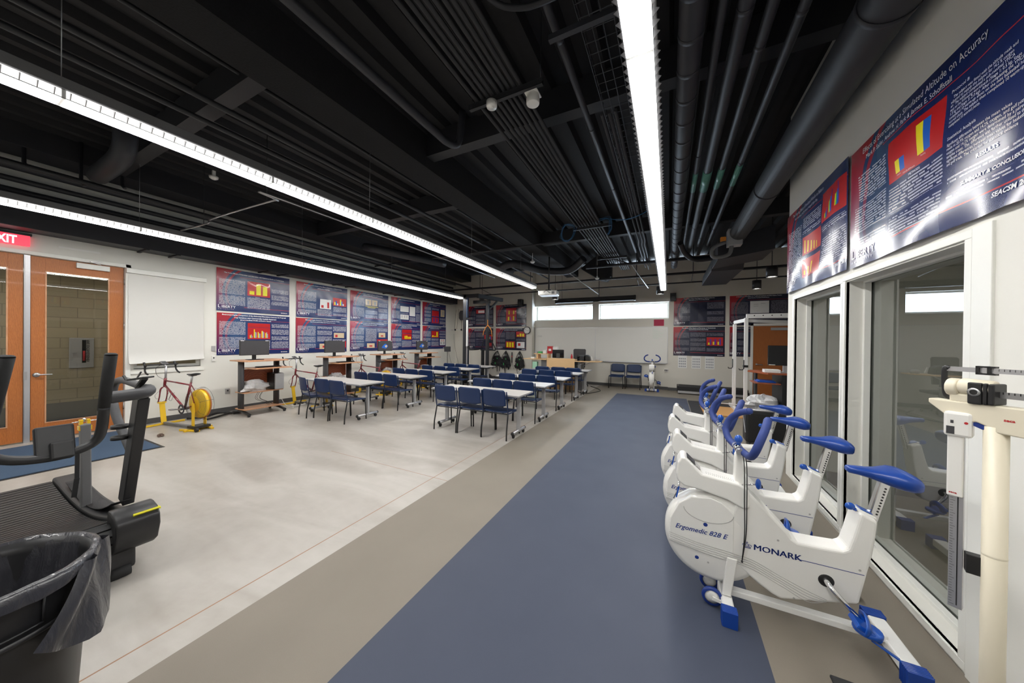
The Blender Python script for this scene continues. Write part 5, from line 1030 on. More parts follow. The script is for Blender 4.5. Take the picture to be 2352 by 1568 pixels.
# ---------------------------------------------------------------- far wall: whiteboard, desk, harnesses, frames
t = thing('whiteboard', 'wide white marker board in two panels under the high windows', 'whiteboard', (-2.48, YBC, .92))
for x0, x1 in ((-2.44, .0), (.002, 2.44)): b = MB(); b.box(x0, x1, -.02, 0, 0, 1.23); b.build('panel', 'whiteboard', t)
b = MB()
for (x0, x1, z0, z1) in ((-2.455, 2.455, -.015, .0), (-2.455, 2.455, 1.23, 1.245), (-2.455, -2.44, -.015, 1.245), (2.44, 2.455, -.015, 1.245), (-.006, .006, 0, 1.23)): b.box(x0, x1, -.028, 0, z0, z1)
b.build('frame', 'alu', t); b = MB(); b.box(-2.3, 2.4, -.085, -.02, -.03, -.015); b.build('marker_tray', 'alu', t)
b = MB()
for k in range(6): b.tube(smooth_pts([(1.98+i*.03, -.0215, 1.13-k*.055+(.012 if i % 2 else -.008)) for i in range(6+(k*3) % 7)], 3), .002, 4)
b.build('green_writing', 'pale_green', t)
b = MB(); b.tube(smooth_pts([(-2.33, -.0215, .88), (-2.30, -.0215, .93), (-2.27, -.0215, .87), (-2.23, -.0215, .93), (-2.20, -.0215, .86), (-2.17, -.0215, .93), (-2.14, -.0215, .88)], 4), .003, 4); b.build('pen_scribble', 'mid_grey', t)
b = MB(); b.box(-.47, -.15, YBC-.004, YBC, 2.20, 2.42); sm('paper_notice', b, 'pink_red', 'dark red paper notice on the wall above the right end of the whiteboard', 'notice')
# wall clock
t = thing('wall_clock', 'round wall clock with black rim, overlapping the posters left of the whiteboard', 'clock', (-5.16, YBL-.005, 2.05))
b = MB(); b.lathe([(.0001, -.005), (.155, -.005), (.155, -.055), (.135, -.06), (.130, -.04)], (0, 0, 0), 'y', 40); b.build('rim', 'black', t); b = MB(); b.lathe([(.0001, -.042), (.132, -.042)], (0, 0, 0), 'y', 40); b.build('dial', 'white_paper', t)
b = MB()
for k in range(12):
    a = k*math.pi/6; s = str(12 if k == 0 else k); x, z = .105*math.sin(a), .105*math.cos(a); b.text(s, Matrix(((1, 0, 0, x), (0, 0, 1, -.0435), (0, 1, 0, z-.012), (0, 0, 0, 1))), .034, 'CENTER', bold=.001)
b.build('numerals', 'black', t)
b = MB(); b.bar((0, -.046, 0), (.095, -.046, -.006), .004, .006); b.bar((0, -.046, 0), (-.075, -.046, .05), .004, .007); b.build('hands', 'black', t)
# picture sheets
for k, x in enumerate((.42, .82, 1.20)):
    t = thing('exercise_sheet', f'sheet of small exercise pictures taped below the poster, {["left", "middle", "right"][k]} of three', 'paper sheet', (x, YBR-.001, .83), 0, 'sheets under the right posters')
    b = MB(); b.box(-.13, .13, -.003, 0, -.05, .37); b.build('sheet', 'white_paper', t); b = MB()
    for i in range(4):
        for j in range(4 if k == 0 else 5):
            n_ = 4 if k == 0 else 5; x0 = -.11+j*.22/n_; b.box(x0+.008, x0+.22/n_-.008, -.0045, -.0035, -.02+i*.085, .03+i*.085)
    b.build('pictures', 'p_grey', t)
# outlet cluster
b = MB(); b.box(-.12, .1, YBC-.03, YBC, .62, .72); b.m(1)
for k in range(4): b.box(-.11+k*.05, -.08+k*.05, YBC-.05, YBC-.03, .64, .70)
sm('outlet_cluster', b, ['white_plastic', 'black'], 'outlets with black plugs on the wall behind the standing exercise bike', 'outlet')
# treadmill deck lying against the far wall
t = thing('treadmill_deck', 'low black treadmill deck lying against the far wall below the picture sheets', 'treadmill', (.72, 11.6, 0))
b = MB(); b.box(-.46, 1.4, -.22, .28, .06, .25); b.build('deck', 'black', t, bevel=.012); b = MB(); b.box(-.44, 1.4, -.245, -.215, .03, .10); b.build('side_rail', 'alu', t); b = MB(); b.box(-.40, 1.4, -.18, .22, .250, .256); b.build('belt', 'floor_mat_black', t); b = MB(); b.box(-.42, -.36, -.2, .25, 0, .05); b.box(1.2, 1.3, -.2, .25, 0, .05); b.build('leg', 'black', t)
# teaching desk
t = thing('teaching_desk', 'pale maple teaching desk with side wings in front of the whiteboard', 'desk', (-3.4, 10.4, 0))
b = MB(); b.box(-.38, .60, -.05, -.02, 0, 1.05); b.build('front_panel', 'maple', t, bevel=.002)
b = MB(); b.box(-1.25, -.38, -.1, .55, .98, 1.005); b.box(-.38, .6, -.02, .55, .98, 1.005); b.box(.6, 1.15, -.1, .50, .955, .98); b.prism([(1.15, -.1), (1.42, .2), (1.42, .5), (1.15, .5)], .955, .98, 'xy'); b.build('desktop', 'maple', t, bevel=.003)
for q in ((-.62, -.40, .05, .5, 0, .98), (.70, .80, .0, .5, 0, .955), (-.38, -.35, -.02, .5, 0, .98), (.57, .60, -.02, .5, 0, .98)): b = MB(); b.box(*q); b.build('pedestal', 'mid_grey', t)
b = MB(); b.box(-.95, -.40, .15, .5, 1.16, 1.185); b.box(-.86, -.80, .18, .48, 1.005, 1.16); b.box(-.45, -.41, .18, .48, 1.005, 1.16); b.build('riser_shelf', 'maple', t)
for s in (0,): b = MB(); b.tube([(.62, .0, .80), (.98, 0, .95)], .01, 6); b.tube([(.85, .1, .80), (1.1, .1, .95)], .01, 6); b.build('wing_brace', 'silver', t)
T0 = Vector((-3.4, 10.4, 0))
def on(x, y, z): return (T0.x+x, T0.y+y, z)
t = thing('desktop_monitor', 'black monitor turned away on the teaching desk', 'monitor', on(-.05, .2, 1.005), R(15)); b = MB(); b.box(-.2, .2, -.03, .02, .04, .33, M=rotm('X', 8)); b.build('monitor_back', 'black_gloss', t, bevel=.015); b = MB(); b.bar((0, -.10, .01), (0, -.02, .2), .12, .03, (0, 1, 0)); b.box(-.13, .13, -.15, .1, 0, .012); b.build('stand', 'black', t)
t = thing('office_chair', 'dark mesh office chair behind the teaching desk', 'chair', on(.52, .85, 0)); b = MB(); b.prism([(-.2, .70), (.22, .70), (.245, 1.32), (.22, 1.36), (-.17, 1.36), (-.205, 1.32)], -.02, .02, 'xz'); b.build('backrest', 'dark_grey', t, bevel=.01)
b = MB(); b.box(-.24, .24, -.1, .4, .46, .53); b.build('seat', 'dark_grey', t, bevel=.03); b = MB(); b.cyl((0, .15, .1), (0, .15, .46), .03, 12); b.build('gas_column', 'black', t)
for k in range(5):
    a = k*2*math.pi/5+.3; b = MB(); b.bar((0, .15, .10), (.28*math.cos(a), .15+.28*math.sin(a), .065), .04, .03); g_ = b.build('base_arm', 'black', t); b = MB(); b.cyl((.28*math.cos(a)-.012, .15+.28*math.sin(a), .028), (.28*math.cos(a)+.012, .15+.28*math.sin(a), .028), .028, 10); b.build('caster', 'rubber', g_)
t = thing('bottle', 'red drink bottle on the teaching desk', 'bottle', on(.42, .25, 1.005)); b = MB(); b.lathe([(.0001, 0), (.035, 0), (.037, .01), (.035, .12), (.018, .155), (.0001, .155)], (0, 0, 0), 'z', 18); b.build('bottle_body', 'red', t); b = MB(); b.lathe([(.018, .15), (.018, .19), (.0001, .19)], (0, 0, 0), 'z', 14); b.build('cap', 'pink_red', t)
t = thing('letter_tray', 'black stacked letter tray on the right wing of the teaching desk', 'letter tray', on(.78, .2, .98))
for k in range(4): b = MB(); b.box(-.12, .12, -.13, .13, .02+k*.05, .03+k*.05); b.box(-.12, -.11, -.13, .13, 0, .04+k*.05); b.box(.11, .12, -.13, .13, 0, .04+k*.05); b.build('tray', 'black', t)
t = thing('waste_basket_lid', 'dark rounded device beside the letter tray on the desk', 'device', on(.98, .25, .98)); b = MB(); b.prism([(-.09, 0), (.09, 0), (.06, .15), (.0, .2), (-.09, .2)], -.1, .1, 'xz'); b.build('device_body', 'black', t, bevel=.02)
t = thing('desk_phone', 'pale telephone handset and cup on the far right of the desk', 'telephone', on(1.2, .3, .98)); b = MB(); b.bar((-.08, 0, .02), (-.12, 0, .15), .04, .03, (1, 0, 0)); b.build('handset', 'white_plastic', t, bevel=.01); b = MB(); b.lathe([(.0001, 0), (.07, 0), (.08, .06), (.05, .09), (.0001, .09)], (.08, 0, 0), 'z', 18); b.build('base_unit', 'groove_grey', t)
for (x, y, z, w_, d_, h_, m_, nm, cat) in ((-.75, .3, 1.185, .14, .1, .07, 'green', 'green box on the riser shelf of the desk', 'box'), (-.9, .3, 1.185, .1, .1, .06, 'p_grey', 'grey-blue cloth on the riser shelf beside the green box', 'cloth'), (-.58, .32, 1.185, .12, .1, .11, 'white_paper', 'small white box on the riser shelf', 'box'),
                                     (-.42, .42, 1.2, .20, .08, .26, 'red', 'red box standing on the riser shelf behind the monitor', 'box'), (-.95, .1, 1.005, .13, .15, .05, 'white_paper', 'white box on the left wing of the desk', 'box'), (-.25, .45, 1.2, .22, .1, .24, 'white_paper', 'white board standing behind the monitor', 'board'), (-.52, 0.0, .42, .17, .14, .42, 'pale_green', 'pale green carton standing under the left wing of the desk', 'carton')):
    zz = z if z < 1 or z == 1.005 or z == 1.185 else 1.185
    b = MB(); b.box(-w_/2, w_/2, -d_/2, d_/2, 0, h_ if z != .42 else .9); 
    if z == .42: zz = 0.0; x = -.82
    if m_ == 'red': b.m(1).box(-.05, .05, -d_/2-.002, -d_/2, .09, .17)
    o = b.build(cat, [m_, 'white_paper'], loc=on(x, y, zz), bevel=.004); tag(o, nm, cat)
b = MB(); b.tube(smooth_pts([(-2.7, 10.3, .012), (-2.5, 9.95, .012), (-2.25, 9.9, .012), (-2.0, 10.6, .012), (-2.2, 11.1, .012), (-2.5, 11.5, .012)], 8), .011, 6); sm('floor_cable', b, 'black', 'black cable looping on the floor beside the desk', 'cable')
# harnesses hanging left of the desk
def harness(x, z0, z1, wd, seed, label):
    rn = random.Random(seed); t = thing('harness', label, 'harness', (x, YBL-.02, z0)); H = z0-z1
    b = MB(); b.cyl((0, 0, .03), (0, -.06, .03), .008, 8); b.build('wall_hook', 'silver', t)
    b = MB()
    for k in range(7):
        sx = rn.uniform(-1, 1)*wd*.5; pts = [(0, -.05, .02), (sx*.5, -.06-rn.random()*.04, -.12*H), (sx, -.06, -.42*H), (sx*rn.uniform(.4, 1), -.05, -rn.uniform(.7, 1.0)*H)]
        b.tube(smooth_pts(pts, 4), .006, 6, rx=4.5)
    b.build('strap', 'black', t)
    b = MB()
    for (q, f, w_, h_) in ((0, -.35, .7, .32), (-.25, -.6, .5, .25), (.25, -.55, .5, .28)): b.blob((q*wd, -.06, f*H), (wd*w_, .09, H*h_), seed+int(f*10), .35, 12, 8, flat=False)
    b.build('padding', 'floor_mat_black', t)
    b = MB(); b.box(-.04, .03, -.115, -.10, -.2*H, -.12*H); b.build('buckle', 'silver', t); b = MB(); b.box(.0, .05, -.115, -.10, -.35*H, -.3*H); b.box(-.09, -.05, -.112, -.10, -.6*H, -.5*H); b.build('green_trim', 'green', t)
harness(-6.50, 1.17, .26, .56, 1, 'black harness with green trim hanging on the far wall, leftmost')
harness(-6.10, 1.17, .22, .46, 2, 'black harness hanging on the far wall, second from the left')
harness(-5.46, 1.17, .22, .42, 7, 'black harness with a silver buckle hanging alone nearest the desk')
t = thing('suspension_strap', 'narrow black and red strap hanging between the harnesses', 'strap', (-5.82, YBL-.02, 1.12)); b = MB(); b.box(-.02, .02, -.04, -.02, -.4, .03); b.tube([(-.01, -.03, -.4), (-.09, -.03, -.66), (.09, -.03, -.66), (.01, -.03, -.4)], .007, 6); b.build('strap', 'black', t); b = MB(); b.box(-.022, .022, -.045, -.02, -.18, -.12); b.build('red_buckle', 'red', t)
# dark body-weight support frame
FY = 10.0
t = thing('support_frame', 'tall dark steel exercise frame in the far left corner', 'exercise frame', (-6.5, FY, 0))
b = MB(); b.box(-.52, -.38, -.06, .06, 0, 3.35); b.build('post', 'steel_dark', t, bevel=.004)
b = MB(); b.box(-.375, -.335, -.05, .05, .5, 3.3); b.build('side_rail', 'slate_blue', t)
b = MB(); b.box(.18, .28, .44, .56, 0, 3.18); b.build('post', 'steel_dark', t, bevel=.004)
b = MB(); b.bar((-1.3, 0, 3.30), (.15, 0, 3.30), .12, .13); b.bar((.12, -.05, 3.28), (.54, 1.10, 3.24), .12, .14); b.build('top_beam', 'steel_dark', t, bevel=.004)
b = MB(); b.bar((-.38, .45, 3.12), (.34, .5, 3.12), .1, .12); b.bar((.24, .52, 2.78), (.42, .92, 3.18), .06, .06); b.build('rear_beam', 'black', t, bevel=.004)
b = MB(); b.bar((.23, .5, .35), (.75, .45, .06), .08, .08); b.box(-.45, .85, -.1, -.0, .0, .08); b.box(.15, .85, .4, .6, 0, .07); b.build('frame_base', 'black', t, bevel=.004)
b = MB(); b.tube([(.40, .28, 3.2), (.42, .2, 2.36)], .005, 6); b.build('lift_cable', 'silver', t)
b = MB(); b.tube([(.42, .2, 2.40), (.42, .2, 2.20), (.31, .2, 2.08), (.25, .2, 1.97), (.22, .2, 1.82)], .016, 6); b.tube([(.42, .2, 2.20), (.52, .2, 2.10), (.58, .2, 2.0), (.62, .2, 1.78)], .016, 6); b.build('sling', 'orange', t)
b = MB(); b.tube([(.25, .2, 1.97), (.59, .2, 1.97)], .01, 6); b.build('spreader_bar', 'black', t)
b = MB(); b.box(-.32, -.26, -.13, -.08, 1.4, 2.38); b.build('height_column', 'white_paint', t); b = MB(); b.box(-.31, -.27, -.13, -.09, .3, 1.4); b.build('lower_column', 'alu', t); b = MB(); b.box(-.40, -.2, -.12, -.04, 1.32, 1.42); b.box(-.40, -.1, -.1, -.06, 2.42, 2.48); b.build('slide_bracket', 'black', t)
# treadmill handle frame behind it
t = thing('rehab_treadmill', 'black rehabilitation treadmill with looped rails inside the dark frame', 'treadmill', (-6.7, 10.7, 0))
b = MB(); b.tube(smooth_pts([(-.6, 0, 1.25), (-.3, 0, 1.25), (.0, 0, 1.30), (.1, 0, 1.5), (.2, 0, 1.66), (.45, 0, 1.66), (.6, 0, 1.45), (.68, 0, 1.27), (.55, 0, 1.25), (.0, 0, 1.25)], 4), .022, 8); b.build('handrail', 'black', t)
b = MB(); b.box(-.68, -.58, -.05, .05, .12, 1.3); b.box(.06, .16, -.05, .05, .12, 1.27); b.build('upright', 'black', t, bevel=.005); b = MB(); b.box(-.8, 1.3, -.4, .4, .02, .2); b.build('deck', 'dark_grey', t, bevel=.01); b = MB(); b.box(-.75, 1.25, -.3, .3, .2, .206); b.build('belt', 'floor_mat_black', t)
# cable machine on the corner wall
t = thing('cable_machine', 'wall-mounted cable pulley with a short silver bar in the far left corner', 'cable machine', (-8.1, 11.4, 2.7))
b = MB(); n = 8; b.prism([(-.17, -.12), (-.1, -.2), (.12, -.2), (.17, -.1), (.17, .18), (.08, .22), (-.1, .22), (-.17, .12)], .0, .06, 'xz'); b.build('pulley_plate', 'dark_grey', t, bevel=.004)
b = MB(); b.tube([(-.05, .03, -.2), (-.05, .03, -.6)], .008, 6); b.tube([(-.35, .03, .25), (-.42, .03, -.6)], .006, 6); b.tube([(-.2, .03, .3), (-.3, .03, -.6)], .006, 6); b.tube(smooth_pts([(-.45, .03, -.8), (-.46, .1, -1.3), (-.3, .2, -2.2)], 5), .005, 5); b.build('cable', 'black', t)
b = MB(); b.tube([(-.6, .03, -.62), (.1, .03, -.62)], .012, 8); b.build('pull_bar', 'white_paint', t)
for x in (-.38, -.05): b = MB(); b.ball((x, .03, -.62), .045, 10, 6); b.build('bar_clamp', 'black', t)
b = MB(); b.box(-.06, .06, .06, .4, -.05, .05); b.build('wall_bracket', 'dark_grey', t)
# console on stand near the last cart
t = thing('console_stand', 'grey blood pressure console on a thin pole stand beyond the last left cart', 'medical monitor', (-8.1, 10.4, 0))
b = MB(); b.box(-.06, .06, -.12, .12, 1.15, 1.36, M=rotm('Z', -30)); b.build('console_box', 'dark_grey', t, bevel=.01); b = MB(); b.cyl((0, 0, .05), (0, 0, 1.16), .012, 8); b.tube([(.02, .05, 1.15), (.1, .15, .6)], .006, 6); b.build('pole', 'black', t)
for k in range(4):
    a = k*math.pi/2+.4; b = MB(); b.bar((0, 0, .05), (.25*math.cos(a), .25*math.sin(a), .02), .03, .025); b.build('base_foot', 'black', t)
# ---------------------------------------------------------------- right rear corner: door, white rack, cart, cases
d = MB(); d.box(2.33, 3.35, YBR-.02, YBR+.02, .01, 2.16); d = d.build('door_3', 'door_wood_flat', bevel=.003); d['kind'] = 'structure'
b = MB(); b.box(2.75, 3.2, YBR-.075, YBR-.02, 2.03, 2.11); b.build('door_closer', 'alu_grey', d, bevel=.004)
b = MB(); b.tube(smooth_pts([(2.42, YBR-.02, .99), (2.42, YBR-.07, .99), (2.47, YBR-.075, .99), (2.56, YBR-.07, .98)], 4), .012, 8); b.lathe([(.0001, 0), (.03, 0), (.03, -.012), (.0001, -.012)], (2.42, YBR-.021, .99), 'y', 16); b.build('door_handle', 'silver', d)
b = MB(); b.box(2.26, 2.325, YBR-.03, YBR, 0, 2.24); b.box(3.36, 3.42, YBR-.03, YBR, 0, 2.24); b.box(2.26, 3.42, YBR-.03, YBR, 2.175, 2.24); struct('trim_6', b, 'frame_white')
t = thing('squat_rack', 'white steel squat rack near the far right wooden door', 'exercise rack', (1.6, 8.95, 0))
P4 = ((0.0, 0.0), (-.13, .35), (.62, 0.0), (.62, .8))
for (x, y), hh in zip(((.005, 0), (-.15, .42), (1.05, .1), (1.2, .75)), (2.22, 2.10, 2.22, 2.10)):
    b = MB(); b.box(x-.035, x+.035, y-.035, y+.035, .03, hh); b.build('upright', 'white_paint', t, bevel=.004)
b = MB(); b.bar((.0, 0, 2.26), (1.4, .0, 2.26), .05, .10); b.bar((-.15, .42, 2.14), (.0, .0, 2.17), .05, .08); b.bar((-.02, .02, 2.16), (1.2, .75, 2.14), .05, .07); b.build('top_rail', 'white_paint', t, bevel=.003)
b = MB()
for k in range(5): b.lathe([(.0001, -.027), (.013, -.027)], (.15+k*.16, 0, 2.27), 'y', 10)
b.build('bolt_hole', 'black', t)
for (x, y) in ((.0, 0), (-.15, .42)):
    b = MB(); b.tube([(x-.04, y-.04, 1.25), (x-.04, y-.04, 1.05), (x-.06, y-.04, 1.02), (x-.12, y-.04, 1.02), (x-.13, y-.04, 1.05)], .010, 6); b.build('bar_hook', 'black', t)
b = MB(); b.box(-.045, .045, -.045, .045, 1.08, 1.13); b.build('collar', 'black', t)
b = MB(); b.tube([(-.75, .25, .16), (1.1, .25, .16)], .012, 8); b.build('barbell', 'silver', t)
b = MB(); b.bar((-.15, -.3, .06), (-.15, .9, .06), .07, .06); b.bar((1.05, -.3, .06), (1.2, .9, .06), .07, .06); b.build('base_rail', 'white_paint', t, bevel=.003)
b = MB(); b.box(.74, 1.9, 8.35, 9.5, .001, .03); sm('lifting_platform', b, 'ply_orange', 'orange wooden lifting platform under the white rack', 'platform', bevel=.003)
b = MB(); b.box(.50, .735, 8.35, 10.1, .001, .02); b.box(.735, 1.9, 9.505, 10.1, .001, .02); sm('rubber_mat', b, 'floor_mat_black', 'dark rubber mat edging the orange lifting platform', 'mat')
t = thing('corner_cart', 'dark ribbed computer cart with red-brown top behind the white corner', 'computer cart', (1.95, 7.1, 0))
b = MB(); b.prism([(-.62, .15), (-.42, -.30), (.6, -.30), (.6, .35), (-.55, .35)], 1.105, 1.135, 'xy'); b.build('top_board', 'cart_wood', t, bevel=.004)
b = MB(); b.box(-.22, -.19, -.28, .3, .05, 1.105); b.box(-.22, .55, -.29, -.27, .05, 1.105)
for k in range(14): b.box(-.20+k*.05, -.18+k*.05, -.30, -.288, .06, 1.10)
b.build('side_panel', 'black', t)
b = MB(); b.box(-.5, -.47, .15, .3, .05, 1.105); b.build('post', 'black', t)
b = MB(); b.box(-.58, -.1, -.22, .2, .93, .95); b.build('tray', 'cart_wood', t, bevel=.003); b = MB(); b.box(-.55, -.22, -.25, .3, .40, .42); b.build('shelf', 'cart_wood', t, bevel=.003); b = MB(); b.box(-.5, .5, -.25, .3, .03, .06); b.build('cart_base', 'black', t)
t = thing('monitor', 'black monitor on the corner cart behind the white rack', 'monitor', (1.78, 7.05, 1.135)); b = MB(); b.box(-.2, .36, -.03, 0, .12, .47); b.build('screen_panel', 'black_gloss', t, bevel=.005); b = MB(); b.box(.02, .08, .0, .04, 0, .2); b.box(-.1, .2, -.1, .1, 0, .012); b.build('stand', 'alu', t); b = MB(); b.box(-.19, -.1, -.034, -.03, .125, .135); b.build('badge_strip', 'white_paper', t)
b = MB(); b.box(1.50, 1.72, 6.86, 7.02, 1.136, 1.19); sm('tissue_box', b, 'white_paper', 'white box on the corner cart in front of its monitor', 'box', bevel=.004)
b = MB(); b.box(1.42, 1.68, 6.95, 7.2, .952, .975); b.box(1.45, 1.66, 6.97, 7.18, .975, .99); sm('notebook', b, 'blue', 'blue notebooks on the pull-out tray of the corner cart', 'notebook', bevel=.002)
b = MB(); b.blob((1.50, 7.0, .56), (.50, .42, .34), 11, .4, 24, 12); sm('plastic_bag', b, 'bag_white', 'large crumpled white plastic bag on the lower shelf of the corner cart', 'plastic bag')
t = thing('rolling_case', 'black wheeled equipment case on the floor behind the exercise bikes', 'case', (1.33, 6.35, 0)); b = MB(); b.box(-.2, .35, -.13, .13, .05, .55); b.build('case_shell', 'black', t, bevel=.03)
b = MB(); b.tube([(-.15, -.14, .5), (-.15, -.14, .58), (.3, -.14, .58), (.3, -.14, .5)], .008, 6); b.build('handle', 'alu', t)
for x in (-.15, .3): b = MB(); b.cyl((x-.015, -.1, .03), (x+.015, -.1, .03), .03, 12); b.build('caster', 'rubber', t)
b = MB(); b.bar((-.201, -.10, .2), (-.201, .10, .45), .01, .02); b.build('latch', 'alu', t)
# ---------------------------------------------------------------- curved treadmill at the left
t = thing('curved_treadmill', 'black curved manual treadmill with upright grips and yellow accents beside the blue mat', 'treadmill', (-3.4, .5, 0)); O_ = Vector((-3.4, .5, 0))
def tl(b): return b.xf(Matrix.Translation(-O_))
def arc(n=30, dz=0.0, x0=-5.2, x1=-3.42):
    out = []
    for i in range(n+1):
        f = i/n; x = x0+(x1-x0)*f; out.append((x, .17+.10*(1-f)**2*1.0+.20*max(0, (f-.25)/.75)**2.2+dz))
    return out
A = arc(34)
b = MB(); prof = A + [(-3.33, .37), (-3.29, .31), (-3.31, .24), (-3.40, .20), (-4.4, .10), (-5.15, .16), (-5.24, .22)]
b.prism(prof, .16, .74, 'xz', True); tl(b).build('belt', 'rubber', t)
b = MB()
for i in range(0, 34): 
    (xa, za), (xb, zb) = A[i], A[i+1]; b.bar((xa+.006, .165, za+.002), (xa+.006, .735, za+.002), .002, .001)
    d_ = Vector((xb-xa, 0, zb-za)).normalized(); c0 = Vector((xa, 0, za))+d_*.008; c1 = Vector((xb, 0, zb))-d_*.005
    n_ = Vector((-d_.z, 0, d_.x))*.006; vs = []
    for y in (.165, .735): vs += [tuple(c0+Vector((0, y, 0))), tuple(c1+Vector((0, y, 0))), tuple(c1+n_+Vector((0, y, 0))), tuple(c0+n_+Vector((0, y, 0)))]
    b.add(vs, [(0, 1, 2, 3), (7, 6, 5, 4), (3, 2, 6, 7), (0, 3, 7, 4), (1, 5, 6, 2)], False)
for k in range(5):
    a0 = R(62-k*24); a1 = R(62-k*24-19); r_ = .122; cx_, cz_ = -3.40, .285; vs = []
    for y in (.165, .735): vs += [(cx_+r_*math.cos(a0), y, cz_+r_*math.sin(a0)), (cx_+r_*math.cos(a1), y, cz_+r_*math.sin(a1)), (cx_+(r_-.02)*math.cos(a1), y, cz_+(r_-.02)*math.sin(a1)), (cx_+(r_-.02)*math.cos(a0), y, cz_+(r_-.02)*math.sin(a0))]
    b.add(vs, [(0, 3, 2, 1), (4, 5, 6, 7), (0, 1, 5, 4), (1, 2, 6, 5), (3, 0, 4, 7)], False)
tl(b).build('belt_slats', 'dark_plastic', t)
for y0, y1 in ((.745, .90), (.02, .155)):
    up = arc(30, .035); up[-1] = (-3.45, .43)
    prof = up + [(-3.36, .455), (-3.29, .44), (-3.25, .40), (-3.24, .33), (-3.28, .22), (-3.36, .17), (-3.50, .13), (-4.4, .06), (-5.1, .08), (-5.25, .16), (-5.26, .24)]
    b = MB(); b.prism(prof, y0, y1, 'xz', True); sr_ = tl(b).build('side_cover', 'dark_plastic', t, bevel=.018, seg=3)
    b = MB()
    ym = (y0+y1)/2; w_ = (y1-y0)*.33; TP = arc(24, .044, -4.9, -3.66)
    b.loft([[(x, ym-w_, z), (x, ym+w_, z), (x, ym+w_, z-.006), (x, ym-w_, z-.006)] for x, z in TP]); tl(b).build('tread_pad', mat('grip_pad', (.022, .021, .023), .75, var=.5, nscale=140, bump=.8) and 'grip_pad', sr_)
b = MB(); b.prism([(-3.40, .462), (-3.345, .462), (-3.27, .445), (-3.225, .40), (-3.215, .33), (-3.26, .22), (-3.33, .17), (-3.42, .17)], .70, .905, 'xz', True); tl(b).build('roller_hood', 'dark_plastic', t, bevel=.012)
b = MB(); b.bar((-3.243, .78, .432), (-3.243, .907, .432), .012, .014, (1, 0, 1)); b.box(-3.30, -3.235, .903, .9085, .423, .434); tl(b).build('yellow_stripe', 'yellow_bright', t)
for q in ((-3.62, -3.34, .60, .82), (-3.6, -3.34, .08, .3)): b = MB(); b.box(*q, .035, .26); tl(b).build('front_foot', 'dark_plastic', t, bevel=.02)
for y in (.70, .20): b = MB(); b.cyl((-3.335, y, .036), (-3.335, y+.09, .036), .034, 16); tl(b).build('transport_wheel', 'rubber', t)
b = MB(); b.box(-5.1, -4.9, .1, .8, .0, .1); tl(b).build('rear_foot', 'dark_plastic', t)
for s, y in ((1, .862), (-1, .10)):
    b = MB(); b.bar((-3.735, y, .38), (-3.425, y, 1.215), .062, .105, (1, 0, 0)); up_ = tl(b).build('upright', 'dark_plastic', t, bevel=.006)
    g_ = .672 if s > 0 else .315
    b = MB(); b.tube(smooth_pts([(-3.345, g_+s*.02, 1.235), (-3.345, g_+s*.10, 1.24), (-3.34, y-s*.03, 1.245), (-3.37, y+s*.01, 1.25), (-3.45, y+s*.03, 1.262), (-3.75, y+s*.03, 1.285), (-4.0, y+s*.03, 1.29), (-4.12, y+s*.02, 1.24), (-4.10, y+s*.01, 1.12), (-3.95, y, .99), (-3.72, y, .84), (-3.60, y, .76)], 6), [.040]*24+[.027]*43, 12); tl(b).build('side_handrail', 'dark_grey', t)
    b = MB(); g2_ = g_ - (.035 if s < 0 else 0); b.tube([(-3.20+.003, g_, 1.53), (-3.28, (g_*.45+g2_*.55), 1.33), (-3.345, g2_, 1.16)], [.0285, .0285, .027], 16); b.lathe([(.0001, .008), (.012, .008), (.022, .006), (.0285, -.002)], (0, 0, 0), 'z', 16); tl_ = None
    for i in range(len(b.v)-64, len(b.v)): x, y_, z = b.v[i]; b.v[i] = (x-3.197, y_+g_, z+1.532)
    tl(b).build('grip', 'rubber', t)
b = MB(); b.tube(smooth_pts([(-3.335, .672, 1.18), (-3.385, .673, 1.03), (-3.405, .655, .955), (-3.41, .60, .915), (-3.41, .50, .895), (-3.41, .38, .91), (-3.405, .295, .955), (-3.385, .275, 1.03), (-3.335, .285, 1.18)], 6), .0265, 14); tl(b).build('push_bar', 'dark_plastic', t)
b = MB(); b.box(-3.45, -3.415, .425, .575, .885, 1.085, M=rotm('Y', -18)); co = tl(b).build('console', 'dark_plastic', t, bevel=.014, seg=3); b = MB(); b.box(-3.43, -3.365, .475, .565, .875, .985, M=rotm('Y', -18)); tl(b).build('console_mount', 'black', co, bevel=.012)
b = MB(); b.bar((-3.50, .86, 1.27), (-3.40, .87, 1.345), .035, .02); b.bar((-3.53, .84, 1.33), (-3.40, .89, 1.352), .07, .012); b.bar((-3.47, .85, 1.345), (-3.47, .87, 1.39), .02, .008); b.bar((-3.56, .82, 1.325), (-3.58, .81, 1.36), .02, .008); tl(b).build('phone_holder', 'black', t, bevel=.004)
for z in (.985, .905):
    b = MB(); b.lathe([(.042, -.012), (.046, -.012), (.046, .012), (.042, .012), (.042, -.012)], (-3.60, .80, z), 'z', 24); tl(b).build('bottle_ring', 'black', t)
b = MB(); b.bar((-4.30, .775, .22), (-4.26, .762, .93), .055, .055, (1, 0, 0)); rp = tl(b).build('rear_post', 'mid_grey', t, bevel=.008)
b = MB(); b.box(-4.29, -4.25, .735, .752, .90, .965); b.box(-4.29, -4.25, .772, .789, .90, .965); b.box(-4.30, -4.24, .73, .795, .88, .915); tl(b).build('yellow_clamp', 'yellow', rp, bevel=.002)
b = MB(); b.cyl((-4.27, .70, .95), (-4.27, .82, .95), .004, 6); b.ball((-4.27, .76, .965), .012, 8, 6); tl(b).build('clamp_pin', 'chrome', rp)
